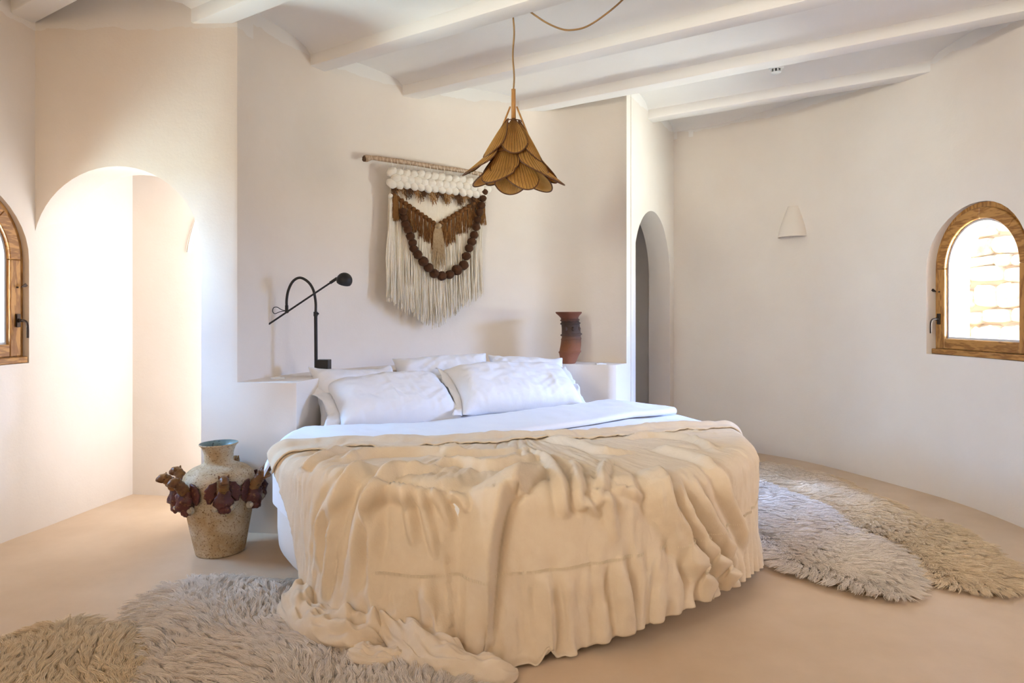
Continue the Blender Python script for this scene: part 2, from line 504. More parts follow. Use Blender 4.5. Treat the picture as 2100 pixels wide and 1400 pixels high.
duvet = empty('duvet', (C.x, C.y, 0.62)); tag(duvet, 'smooth white cotton duvet covering the round mattress, its top edge turned back below the pillows', 'duvet')
dm = mesh_obj('duvet_cover', vs, fs, M_SHEET, None, True); fix_normals(dm)
# keep it out of the low wall at the left and back
dm.location = (0, 0, 0)
dm.parent = duvet; dm.matrix_parent_inverse = Matrix.Translation((-C.x, -C.y, -0.62))
# turned back band
vs = []; fs = []
NX, NS = 120, 26
for i in range(NX + 1):
    x0 = -1.33 + 2.44 * i / NX
    yf = fold_line(x0)
    wob = 0.02 * noise.noise(Vector((x0 * 3, 0, 0)))
    for j in range(NS + 1):
        t = j / NS
        if t < 0.3:      # rounded lip
            q = t / 0.3 * PI
            dy = -0.020 * math.sin(q); z = 0.006 + 0.020 * (1 - math.cos(q))
        else:
            dy = (t - 0.3) / 0.7 * 0.55; z = 0.046 - 0.012 * (t - 0.3) + 0.010 * noise.noise(Vector((x0 * 5, dy * 3, 2))) + 0.006 * noise.noise(Vector((x0 * 14, dy * 6, 2)))
        x = x0 - dy * 0.30; y = yf + dy * 0.95 + wob
        rr = math.hypot(x - C.x, y - C.y)
        zz = duvet_top(x, y) + z
        if rr > 1.25:
            e = min((rr - 1.25) / 0.12, 1.6); zz -= 0.07 * e * e
            k = 1.25 + (rr - 1.25) * 0.75; x = C.x + (x - C.x) * k / rr; y = C.y + (y - C.y) * k / rr
        vs.append((x, y, zz))
for i in range(NX):
    for j in range(NS):
        a = i * (NS + 1) + j
        fs.append((a, a + 1, a + NS + 2, a + NS + 1))
band = mesh_obj('turned_back_edge', vs, fs, M_SHEET, duvet, True)
band.matrix_parent_inverse = Matrix.Translation((-C.x, -C.y, -0.62))

# ------------------------------------------------------------------ small cloth solver (position based, numpy)
class Cloth:
    def __init__(s, P, ku=1.0, kv=1.0, rest=None):
        s.P = np.array(P, dtype=np.float64); s.V = np.zeros_like(s.P)
        Q = s.P if rest is None else np.array(rest, dtype=np.float64)
        s.cons = []
        def sl(n, k, off): return slice(off, n, k)
        nv, nu = Q.shape[:2]
        def add(dj, di, stiff, ratio, minonly=False):
            j0 = np.arange(0, nv - abs(dj)); i0 = np.arange(0, nu - abs(di))
            # split into independent sets
            step = max(abs(dj), abs(di))
            sets = []
            if di == 0:
                for par in range(2): sets.append((j0[(j0 // dj) % 2 == par], i0))
            else:
                for par in range(2): sets.append((j0, i0[(i0 // abs(di)) % 2 == par]))
            for jj, ii in sets:
                if len(jj) == 0 or len(ii) == 0: continue
                if di >= 0:
                    A = np.ix_(jj, ii); Bx = np.ix_(jj + dj, ii + di)
                else:
                    A = np.ix_(jj, ii - di); Bx = np.ix_(jj + dj, ii)
                d = np.linalg.norm(Q[A] - Q[Bx], axis=2) * ratio
                s.cons.append((A, Bx, d, stiff))
        add(0, 1, 0.95, ku); add(1, 0, 0.95, kv)
        add(1, 1, 0.35, (ku + kv) / 2); add(1, -1, 0.35, (ku + kv) / 2)
        s.bend = len(s.cons)
        add(0, 2, 0.08, ku); add(2, 0, 0.08, kv)
    soft = 1.0
    def solve(s):
        P = s.P
        for A, Bx, d, k in s.cons:
            a = P[A]; b = P[Bx]
            e = b - a; ln = np.sqrt((e * e).sum(2)) + 1e-9
            w = (0.5 * np.where(ln > d, k, k * s.soft) * (ln - d) / ln)[..., None] * e
            P[A] = a + w; P[Bx] = b - w
    def normals(s):
        P = s.P
        du = np.zeros_like(P); dv = np.zeros_like(P)
        du[:, 1:-1] = P[:, 2:] - P[:, :-2]; du[:, 0] = P[:, 1] - P[:, 0]; du[:, -1] = P[:, -1] - P[:, -2]
        dv[1:-1] = P[2:] - P[:-2]; dv[0] = P[1] - P[0]; dv[-1] = P[-1] - P[-2]
        return np.cross(du, dv)
def sdf_bed(P, cx, cy, R_, zt, rc):
    x = P[..., 0] - cx; y = P[..., 1] - cy; r = np.sqrt(x * x + y * y) + 1e-9
    qr = r - (R_ - rc); qz = P[..., 2] - (zt - rc)
    corner = (qr > 0) & (qz > 0)
    cl = np.sqrt(qr ** 2 + qz ** 2) + 1e-9
    d = np.where(corner, cl - rc, np.maximum(qr, qz) - rc)
    gr = np.where(corner, qr / cl, (qr > qz) * 1.0); gz = np.where(corner, qz / cl, (qr <= qz) * 1.0)
    G = np.stack([gr * x / r, gr * y / r, gz], -1)
    return d, G

# ------------------------------------------------------------------ linen throw draped over the bed
def lerp(a, b, t): return a + (b - a) * t
DROP = [(205, 0.40), (220, 0.52), (230, 0.62), (240, 0.70), (250, 0.72), (262, 0.66), (275, 0.62), (290, 0.55), (305, 0.50), (320, 0.48), (345, 0.46), (358, 0.42)]
def drop(a):
    for p, q in zip(DROP, DROP[1:]):
        if a <= q[0]: return lerp(p[1], q[1], (a - p[0]) / (q[0] - p[0]))
    return DROP[-1][1]
NU, NV = 200, 100
bxa, bxb = np.array([-1.235, 3.47]), np.array([1.50, 4.16])
init = np.zeros((NV + 1, NU + 1, 3))
def ridge(x, k): return abs(math.sin(x * k))
for i in range(NU + 1):
    u = i / NU
    a = math.radians(lerp(237, 356, u)); rr = R + drop(math.degrees(a))
    Fp = np.array([C.x + rr * math.cos(a), C.y + rr * math.sin(a)])
    Bp = bxa + (bxb - bxa) * u + np.array([0, 0.05 * math.sin(7 * u + 1) + 0.03 * math.sin(19 * u)])
    for j in range(NV + 1):
        v = j / NV
        p = Bp + (Fp - Bp) * v
        r_ = math.hypot(p[0] - C.x, p[1] - C.y)
        wv = noise.noise(Vector((u * 4, v * 3, 1.0)))
        wv2 = noise.noise(Vector((u * 9, v * 5, 6.0)))
        edge = math.exp(-((r_ - 1.05) / 0.30) ** 2)
        top = max(0.0, 1 - r_ / 1.25)
        z = 0.036 * edge * (0.5 + max(0, 0.5 + wv)) * (1 - ridge(u + 0.06 * wv + 0.05 * wv2, 27)) ** 1.5
        z += 0.045 * (1 - ridge(v * 1.0 + 0.13 * wv + 0.15 * u, 22)) ** 2 * (1 if v < 0.33 else math.exp(-(v - 0.33) * 14)) * max(0.0, 0.6 + wv2)
        z += 0.022 * math.exp(-((r_ - 1.7) / 0.35) ** 2) * max(0, noise.noise(Vector((u * 16, v, 2))))
        init[j, i] = (p[0], p[1], 0.68 + z + 0.01 * wv2)
cl = Cloth(init, 1.01, 0.985)
cl.soft = 0.12
dt = 1 / 110
for it in range(500):
    cl.V[..., 2] -= 5.0 * dt
    cl.V *= 0.985 if it < 360 else 0.92
    old = cl.P.copy()
    cl.P += cl.V * dt
    for _ in range(4):
        cl.solve()
        d, G = sdf_bed(cl.P, C.x, C.y, 1.352, 0.665, 0.09)
        h = d < 0.001
        cl.P[h] -= G[h] * np.minimum(d[h], 0)[:, None]
        mv = cl.P[h] - old[h]; t_ = mv - G[h] * (mv * G[h]).sum(-1, keepdims=True)
        fr_ = np.where(G[h][:, 2:3] > 0.6, 0.92, 0.35)
        cl.P[h] -= fr_ * t_
        f = cl.P[..., 2] < 0.014
        cl.P[..., 2] = np.where(f, 0.014, cl.P[..., 2])
        cl.P[f, :2] -= 0.5 * (cl.P[f, :2] - old[f, :2])
    cl.V = (cl.P - old) / dt
P = cl.P
fs = [(j * (NU + 1) + i, j * (NU + 1) + i + 1, (j + 1) * (NU + 1) + i + 1, (j + 1) * (NU + 1) + i) for j in range(NV) for i in range(NU)]
throw = mesh_obj('linen_throw', P.reshape(-1, 3), fs, M_LINEN, None, True)
m = throw.modifiers.new('s', 'SUBSURF'); m.levels = 1; m.render_levels = 1
bake(throw)
# crinkles of the washed linen, displaced along the normals
me = throw.data
co = np.zeros(len(me.vertices) * 3); me.vertices.foreach_get('co', co); co = co.reshape(-1, 3)
no = np.zeros(len(me.vertices) * 3); me.vertices.foreach_get('normal', no); no = no.reshape(-1, 3)
dsp = np.zeros(len(co))
for q, p in enumerate(co):
    a = math.atan2(p[1] - C.y, p[0] - C.x); r_ = math.hypot(p[0] - C.x, p[1] - C.y)
    s_ = r_ + (0.66 - p[2])
    n1 = noise.noise(Vector((a * 16, s_ * 3.0, 0)))
    n2 = noise.noise(Vector((a * 34, s_ * 7.0, 5)))
    n3 = noise.noise(Vector((p[0] * 26, p[1] * 26, p[2] * 26)))
    mod = max(0.0, 0.5 + noise.noise(Vector((a * 3, s_ * 3, 8)))) 
    n4 = noise.noise(Vector((a * 60 + 3 * n1, s_ * 4.5, 15)))
    dsp[q] = 0.0060 * max(0.0, 0.35 + noise.noise(Vector((a * 5, s_ * 4, 28)))) * (1 - abs(n4) * 3) + 0.012 * mod * (1 - abs(n1) * 2.6) + 0.006 * mod * (1 - abs(n2) * 2.5) + 0.0006 * n3
# the large folds: ridges laid out on the unrolled cloth (top plan + hanging side)
def unroll(p):
    x, y, z = p[..., 0] - C.x, p[..., 1] - C.y, p[..., 2]
    r_ = np.sqrt(x * x + y * y) + 1e-9; s_ = np.where(r_ < 1.33, r_, 1.37 + np.maximum(0.63 - z, 0)); s_ = np.maximum(s_, np.minimum(r_, 1.37))
    return np.stack([x / r_ * s_, y / r_ * s_], -1)
def sight(px_, py_):
    """surface point of the bed seen along a direction of the photograph"""
    rx, rz = (px_ - 1050) / 1400, (640 - py_) / 1400
    yt = (0.67 - 1.35) / rz
    if math.hypot(rx * yt - C.x, yt - C.y) < 1.36: p = (rx * yt, yt, 0.67)
    else:
        A_, B_, C_ = 1 + rx * rx, -2 * (C.y + C.x * rx), C.y ** 2 + C.x ** 2 - 1.40 ** 2
        D_ = max(B_ * B_ - 4 * A_ * C_, 0); yy = (-B_ - math.sqrt(D_)) / (2 * A_); p = (rx * yy, yy, 1.35 + rz * yy)
    return unroll(np.array(p))
FOLDS = [  # amplitude, half width, asymmetry, points
    (0.030, 0.055, 0.0, [(764, 954), (688, 984), (648, 1080), (650, 1180)]),
    (0.026, 0.045, 0.0, [(700, 1000), (676, 1064), (672, 1172), (668, 1230)]),
    (0.036, 0.060, 0.3, [(924, 964), (820, 968), (764, 992), (740, 1048), (730, 1136), (728, 1230)]),
    (0.034, 0.050, -0.3, [(900, 996), (820, 994), (780, 1002), (752, 1040), (758, 1128), (766, 1240)]),
    (0.020, 0.035, 0.0, [(820, 1010), (832, 1070), (844, 1128)]),
    (0.024, 0.032, 0.0, [(852, 998), (872, 1080), (890, 1152)]),
    (0.022, 0.030, 0.0, [(876, 996), (900, 1040), (922, 1100)]),
    (0.022, 0.030, 0.0, [(918, 990), (940, 1032), (952, 1060)]),
    (0.062, 0.085, 0.75, [(1120, 960), (1060, 990), (1026, 1032), (1010, 1100), (1002, 1172), (996, 1310)]),
    (0.024, 0.035, 0.0, [(1096, 924), (1132, 956), (1160, 1016), (1172, 1070)]),
    (0.024, 0.030, 0.0, [(1176, 948), (1196, 1000), (1214, 1040), (1240, 1064)]),
    (0.022, 0.030, 0.0, [(1244, 944), (1228, 988), (1256, 1032), (1272, 1120)]),
    (0.018, 0.028, 0.0, [(1262, 985), (1300, 1010), (1336, 1030)]),
    (0.046, 0.060, 0.6, [(1344, 962), (1376, 1016), (1416, 1104), (1452, 1176), (1480, 1250)]),
    (0.040, 0.050, 0.5, [(1392, 972), (1420, 1052), (1466, 1128), (1506, 1176), (1526, 1210)]),
    (0.032, 0.045, 0.4, [(1436, 985), (1470, 1060), (1500, 1110), (1524, 1160)]),
    (0.030, 0.050, 0.0, [(1456, 950), (1500, 1010), (1530, 1080), (1545, 1140)]),
    (0.024, 0.040, 0.0, [(1340, 920), (1424, 940), (1480, 990)]),
    (0.028, 0.035, 0.0, [(700, 946), (756, 934), (850, 930), (940, 932), (1100, 924)]),
    (0.024, 0.035, 0.0, [(860, 962), (930, 950), (1000, 958), (1060, 948), (1120, 930)]),
    (0.020, 0.040, 0.0, [(600, 950), (660, 940), (720, 918)]),
    (0.022, 0.035, 0.0, [(1110, 900), (1180, 912), (1240, 930), (1300, 925)]),
    (0.020, 0.035, 0.0, [(1280, 900), (1340, 895), (1420, 905), (1480, 930)]),
    (0.028, 0.060, 0.0, [(1120, 1180), (1128, 1290), (1120, 1370)]),
    (0.020, 0.060, 0.0, [(1270, 1150), (1290, 1240), (1300, 1320)]),
    (0.026, 0.060, 0.0, [(860, 1190), (900, 1280), (930, 1350)]),
]
Q = unroll(co)
for amp, wd, asy, pts in FOLDS:
    pl = [Vector((*q, 0)) for q in [sight(*p) for p in pts]]
    pl = np.array([(p.x, p.y) for p in catmull(pl, 5)]); n_ = len(pl)
    best = np.full(len(Q), 9.0); sd_ = np.zeros(len(Q)); al = np.zeros(len(Q))
    near = np.where((Q[:, 0] > pl[:, 0].min() - 2 * wd) & (Q[:, 0] < pl[:, 0].max() + 2 * wd) & (Q[:, 1] > pl[:, 1].min() - 2 * wd) & (Q[:, 1] < pl[:, 1].max() + 2 * wd))[0]
    q = Q[near]; b_ = np.full(len(q), 9.0); s1 = np.zeros(len(q)); a1 = np.zeros(len(q))
    for k in range(n_ - 1):
        A_, Bq = pl[k], pl[k + 1]; D_ = Bq - A_; l2 = D_ @ D_ + 1e-12
        t = np.clip(((q - A_) @ D_) / l2, 0, 1); v_ = q - (A_ + t[:, None] * D_); dd = np.sqrt((v_ ** 2).sum(1))
        m_ = dd < b_; b_ = np.where(m_, dd, b_); s1 = np.where(m_, np.sign(D_[0] * v_[:, 1] - D_[1] * v_[:, 0]), s1); a1 = np.where(m_, (k + t) / (n_ - 1), a1)
    x_ = b_ / wd; w_ = np.where(s1 > 0, 1 - 0.7 * asy, 1 + asy)
    prof_ = np.clip(1 - x_ / w_, 0, 1); prof_ = 0.5 * prof_ ** 2 * (3 - 2 * prof_) + 0.5 * prof_ ** 1.3
    groove = -0.25 * np.exp(-((x_ / w_ - 1.15) / 0.35) ** 2)
    taper = np.clip(a1 * 5, 0, 1) * np.clip((1 - a1) * 3.5 + (0.35 if pts[-1][1] > 1270 else 0), 0, 1)
    dsp[near] += 1.6 * amp * (prof_ + groove) * taper
up = 1.0 if (no[:, 2] * (co[:, 2] > 0.6)).sum() > 0 else -1.0
co += no * dsp[:, None] * up
co[:, 2] = np.maximum(co[:, 2], 0.006)
P = co[:(NV + 1) * (NU + 1)].reshape(NV + 1, NU + 1, 3).copy()
me.vertices.foreach_set('co', co.reshape(-1)); me.update()
m = throw.modifiers.new('t', 'SOLIDIFY'); m.thickness = 0.004; m.offset = 0
bake(throw)
tag(throw, 'rumpled cream linen throw spread over the round bed, trailing on the floor', 'throw')
# border of the throw turned back over itself, with a corded hem
cl.P = P; nrm = cl.normals(); nrm /= (np.linalg.norm(nrm, axis=2, keepdims=True) + 1e-9)
if nrm[..., 2].mean() < 0: nrm = -nrm
def sampleP(row, i):
    j = min(int(row), NV - 1); t = row - j
    return P[j, i] * (1 - t) + P[j + 1, i] * t, nrm[j, i]
vs = []; hem = []
KB = 12
for i in range(NU + 1):
    u = i / NU
    w = 12 + 6 * math.exp(-u * 6) + 2.5 * math.sin(9 * u + 0.4) + 3.5 * noise.noise(Vector((u * 9, 0, 0))) + 1.5 * noise.noise(Vector((u * 30, 0, 0)))
    w *= min(1, 8 * (1 - u) + 0.4)
    for k in range(KB + 1):
        t = k / KB
        p, n_ = sampleP(w * t, i)
        lift = 0.012 + 0.020 * math.sin(min(1, t * 1.5) * PI) + 0.010 * max(0, noise.noise(Vector((u * 14, t * 2, 3)))) + 0.004 * noise.noise(Vector((u * 50, t * 5, 3)))
        n2 = np.array([n_[0] * 0.3, n_[1] * 0.3, max(n_[2], 0.3)]); n2 /= np.linalg.norm(n2)
        q = p + n2 * (lift if k else 0.002)
        vs.append(q)
    hem.append(vs[-1] + np.array([0, 0, -0.001]))
fs = [(i * (KB + 1) + k, i * (KB + 1) + k + 1, (i + 1) * (KB + 1) + k + 1, (i + 1) * (KB + 1) + k) for i in range(NU) for k in range(KB)]
bd = mesh_obj('turned_border', vs, fs, M_LINEN, throw, True)
m = bd.modifiers.new('s', 'SUBSURF'); m.levels = 1
m = bd.modifiers.new('t', 'SOLIDIFY'); m.thickness = 0.005; m.offset = 0
bake(bd)
hp = [Vector(h) for h in hem]
mb = MB(); mb.tube(hp, [0.0045 + 0.0015 * (i % 2) for i in range(len(hp))], 6)
mb.build('corded_hem', M_LINEN, throw, True)
# stitched seam lines across the hanging part
for (ia, ib) in ((0.16, 0.48), (0.50, 0.97)):
    mb = MB(); prev = None
    for i in range(int(NU * ia), int(NU * ib)):
        zt = 0.30 + 0.08 * min(1, max(0, (i / NU - 0.2) / 0.35)) - 0.05 * max(0, i / NU - 0.8) / 0.2
        col = P[:, i, 2]; r_ = np.hypot(P[:, i, 0] - C.x, P[:, i, 1] - C.y)
        js = [j for j in range(20, NV) if col[j] >= zt > col[j + 1] and r_[j] > 1.25]
        if not js: prev = None; continue
        j = js[0]; t = (col[j] - zt) / (col[j] - col[j + 1] + 1e-9)
        p = P[j, i] * (1 - t) + P[j + 1, i] * t + nrm[j, i] * 0.0035
        if prev is not None and np.linalg.norm(p - prev) < 0.06:
            for h_ in (0.0, 0.33, 0.66):
                a = prev * (1 - h_) + p * h_
                mb.tube([a, a + np.array([0, 0, 0.012])], 0.0017, 4)
        prev = p
    if mb.v: tag(mb.build('ladder_stitch', M_STITCH, throw), kind='stuff')
# the trailing corner: rolls of cloth bunched on the floor in front of the bed
def bundle(name, path, wid, hei, seed, fold=5):
    pts = catmull(path, 12); n_ = len(pts); KS = 56; vs = []; fs = []
    for i, p in enumerate(pts):
        a = pts[max(i - 1, 0)]; b = pts[min(i + 1, n_ - 1)]; t_ = (b - a).normalized(); sd_ = Vector((t_.y, -t_.x, 0)).normalized()
        q = i / (n_ - 1); e_ = max(0.10, min(1, math.sin(min(q * 4, 1) * PI / 2), math.sin(min((1 - q) * 4, 1) * PI / 2)))
        for k in range(KS):
            th = 2 * PI * k / KS
            m_ = 0.84 + 0.34 * abs(math.sin(0.5 * ((fold + 4) * th + q * 6 + seed))) ** 0.7 * (0.5 + 0.5 * math.sin(q * 9 + seed)) + 0.16 * noise.noise(Vector((math.cos(th) * 1.3 + seed, math.sin(th) * 1.3, q * 5)))
            w_ = wid * e_ * m_ * (1 + 0.25 * noise.noise(Vector((q * 4, seed, 0)))); h_ = hei * e_ * m_ * (1 + 0.3 * noise.noise(Vector((q * 5, seed, 4)))) * (1 - 0.25 * abs(math.sin(q * 17 + th)))
            h_ *= 1 + 0.35 * (0.5 - abs(noise.noise(Vector((math.cos(th) * 5 + seed, math.sin(th) * 4, q * 11)))) * 2.2); z = math.sin(th) * h_; z = z if z > 0 else z * 0.25
            v_ = p + sd_ * (math.cos(th) * w_) + Vector((0, 0, z + 0.006))
            v_.z = max(v_.z, 0.012); vs.append(v_)
    for i in range(n_ - 1):
        for k in range(KS): k2 = (k + 1) % KS; fs.append((i * KS + k, i * KS + k2, (i + 1) * KS + k2, (i + 1) * KS + k))
    fs.append(tuple(range(KS))[::-1]); fs.append(tuple((n_ - 1) * KS + k for k in range(KS)))
    o = mesh_obj(name, vs, fs, M_LINEN, throw, True); fix_normals(o)
    m = o.modifiers.new('s', 'SUBSURF'); m.levels = 1; return bake(o)
bundle('trailing_fold', [Vector(p) for p in ((-0.90, 3.10, .05), (-0.90, 2.96, .05), (-0.83, 2.82, .045), (-0.69, 2.74, .045), (-0.56, 2.70, 0.04), (-0.46, 2.66, 0.03))], 0.11, 0.13, 1.0, 7)
bundle('trailing_fold', [Vector(p) for p in ((-0.78, 2.94, .07), (-0.60, 2.84, .08), (-0.46, 2.73, .06), (-0.33, 2.60, 0.04), (-0.20, 2.50, 0.03), (-0.06, 2.50, 0.0), (0.02, 2.56, 0))], 0.10, 0.115, 4.0, 7)
bundle('trailing_fold', [Vector(p) for p in ((-0.62, 2.62, 0.05), (-0.54, 2.56, 0.05), (-0.42, 2.56, 0.045), (-0.36, 2.62, 0.04))], 0.055, 0.05, 7.0)
# ------------------------------------------------------------------ pillows: a half cushion inflated by the solver, mirrored
def pillow_half(w, h, seed, puff=1.0):
    nu, nv = 52, 32
    P0 = np.zeros((nv + 1, nu + 1, 3))
    for j in range(nv + 1):
        for i in range(nu + 1):
            x = (i / nu - 0.5) * w; y = (j / nv - 0.5) * h
            P0[j, i] = (x, y, 0.0)
    ini = P0.copy()
    bx = 1 - (2 * np.abs(P0[..., 0]) / w) ** 2; by = 1 - (2 * np.abs(P0[..., 1]) / h) ** 2
    ini[..., 2] = 0.03 * bx * by
    nzz = np.array([[noise.noise(Vector((i * 0.25 + seed * 9, j * 0.25, seed))) for i in range(nu + 1)] for j in range(nv + 1)])
    ini[..., 2] += 0.012 * nzz * (bx > 0.02) * (by > 0.02)
    cl = Cloth(ini, 1.02, 1.02, P0)
    dt = 1 / 60
    for it in range(150):
        n_ = cl.normals()
        cl.V += n_ / ((w / nu) * (h / nv) * 4) * 2.2 * puff * dt
        cl.V *= 0.85
        old = cl.P.copy(); cl.P += cl.V * dt
        for _ in range(2):
            cl.solve()
            cl.P[0, :, 2] = 0; cl.P[-1, :, 2] = 0; cl.P[:, 0, 2] = 0; cl.P[:, -1, 2] = 0
            cl.P[..., 2] = np.clip(cl.P[..., 2], 0, 0.105 * puff)
        cl.V = (cl.P - old) / dt
    return cl.P
def pillow(label, w, h, seed, base, ang, lean, z0, flange=0.0, puff=1.0, tuck=False):
    Pf = pillow_half(w, h, seed, puff); Pb = pillow_half(w, h, seed + 3, puff * 0.85)
    nv, nu = Pf.shape[0] - 1, Pf.shape[1] - 1
    vs = [tuple(p) for p in Pf.reshape(-1, 3)]
    idb = {}
    for j in range(nv + 1):
        for i in range(nu + 1):
            if j in (0, nv) or i in (0, nu): idb[j, i] = j * (nu + 1) + i
            else:
                idb[j, i] = len(vs); q = Pb[j, i]; vs.append((q[0], q[1], -q[2]))
    fs = []
    for j in range(nv):
        for i in range(nu):
            a = j * (nu + 1) + i
            fs.append((a, a + 1, a + nu + 2, a + nu + 1))
            fs.append((idb[j, i], idb[j + 1, i], idb[j + 1, i + 1], idb[j, i + 1]))
    T = Matrix.Translation((base[0], base[1], z0)) @ Matrix.Rotation(ang, 4, 'Z') @ Matrix.Rotation(lean, 4, 'X')
    bend = 0.10
    def place(v):
        v = Vector(v); 
        y = v.y + h / 2; x = v.x
        z = v.z - bend * ((y / h) - 0.5) ** 2 + bend * 0.25 + 0.015 * noise.noise(Vector((x * 3 + seed, y * 3, 1)))
        z += 0.007 * noise.noise(Vector((x * 9 + seed, y * 5, 2))) + 0.0045 * (1 - abs(noise.noise(Vector((x * 22 + 10 * y + seed, y * 7, 2)))) * 3.2) + (0.006 * sum(math.exp(-((x - xc - 0.12 * (y - 0.25) ** 2) / 0.007) ** 2) for xc in (-0.20, -0.02, 0.12, 0.27)) if flange else 0) + 0.006 * (1 - abs(noise.noise(Vector((x * 9 - 16 * y + seed, y * 12 + x * 5, 5)))) * 3)
        y *= 1 + 0.04 * math.sin(x * 5 + seed)
        return T @ Vector((x, y, z))
    root = tag(empty('pillow', (base[0], base[1], z0)), label, 'pillow', 'white pillows at the head of the round bed')
    o = mesh_obj('pillowcase', [place(v) for v in vs], fs, M_SHEET, None, True)
    fix_normals(o)
    m = o.modifiers.new('s', 'SUBSURF'); m.levels = 1; bake(o)
    o.parent = root; o.matrix_parent_inverse = Matrix.Translation((-base[0], -base[1], -z0))
    if flange:
        for sgn in (-1, 1):
            col = 0 if sgn < 0 else nu
            V2 = []; F2 = []
            for j in range(nv + 1):
                p = Pf[j, col]
                for k in range(6):
                    t = k / 5
                    wob = 0.016 * t * math.sin(j * 0.42 + seed + sgn) + 0.020 * t * noise.noise(Vector((j * 0.4, t, seed + sgn)))
                    V2.append(place((p[0] + sgn * flange * t * (1 + 0.25 * math.sin(j * 0.3 + seed)), p[1] * (1 + 0.04 * t), wob)))
            for j in range(nv):
                for k in range(5):
                    a = j * 6 + k
                    F2.append((a, a + 1, a + 7, a + 6))
            f = mesh_obj('open_end', V2, F2, M_SHEET, root, True)
            f.matrix_parent_inverse = Matrix.Translation((-base[0], -base[1], -z0))
            m = f.modifiers.new('t', 'SOLIDIFY'); m.thickness = 0.006; bake(f)
    return root
R_ = math.radians
pillow('white pillow standing at the far left behind the front left pillow, its corner up', 0.62, 0.42, 4, (-1.00, 4.60), R_(42), R_(64), 0.60, puff=0.8)
pillow('white pillow in the back row under the woven hanging, behind the two front pillows', 0.74, 0.42, 7, (-0.48, 5.06), R_(22), R_(62), 0.65, puff=0.7)
pillow('white pillow in the back row, mostly hidden behind the front right pillow', 0.60, 0.40, 9, (0.14, 5.28), R_(10), R_(62), 0.645, puff=0.6)
pillow('plump white pillow at the front left, creased down its middle, open end bunched', 0.84, 0.50, 1, (-0.69, 4.40), R_(33), R_(31), 0.62, 0.085)
pillow('plump white pillow at the front right below the terracotta pot', 0.94, 0.50, 2, (0.10, 4.78), R_(25), R_(33), 0.655, 0.06)
# ------------------------------------------------------------------ sheepskin rugs
def wool_mat(name, root_c, tip_c):
    m = mat(name, tip_c, 0.75, 0.15)
    hi = N(m, 'ShaderNodeHairInfo')
    v = coords(m)
    c1 = ramp(m, hi.outputs['Intercept'], [(0.0, root_c), (0.35, tuple((a + 2 * b) / 3 for a, b in zip(root_c, tip_c))), (1.0, tip_c)])
    c2 = mixc(m, 0.2, c1, ramp(m, noisetex(m, v, 5, 4, 0.6), [(0.35, root_c), (0.65, tip_c)]))
    L(m, c2, B(m).inputs['Base Color'])
    B(m).inputs['Sheen Weight'].default_value = 0.1
    return m
def sn(x, y, k, s):      # cheap smooth noise from sines
    return (np.sin(x * k * 1.3 + s) * np.cos(y * k * 1.1 + s * 2.1) + np.sin((x + y) * k * 0.83 + s * 3.3) * 0.6 + np.cos((x * 1.7 - y * 1.2) * k + s * 0.7) * 0.5) / 2.1
def inside(poly, X, Y):
    c = np.zeros(len(X), bool); n = len(poly)
    for i in range(n):
        x0, y0 = poly[i]; x1, y1 = poly[(i + 1) % n]
        cond = ((y0 > Y) != (y1 > Y))
        with np.errstate(divide='ignore', invalid='ignore'):
            xi = (x1 - x0) * (Y - y0) / (y1 - y0 if y1 != y0 else 1e-9) + x0
        c ^= cond & (X < xi)
    return c
def edge_dist(poly, X, Y):
    best = np.full(len(X), 9.0); gx = np.zeros(len(X)); gy = np.zeros(len(X)); n = len(poly)
    for i in range(n):
        x0, y0 = poly[i]; x1, y1 = poly[(i + 1) % n]
        dx, dy = x1 - x0, y1 - y0; l2 = dx * dx + dy * dy + 1e-12
        t = np.clip(((X - x0) * dx + (Y - y0) * dy) / l2, 0, 1)
        qx, qy = x0 + t * dx, y0 + t * dy
        d = np.hypot(X - qx, Y - qy); m_ = d < best
        best = np.where(m_, d, best); gx = np.where(m_, qx - X, gx); gy = np.where(m_, qy - Y, gy)
    l = np.hypot(gx, gy) + 1e-9
    return best, gx / l, gy / l
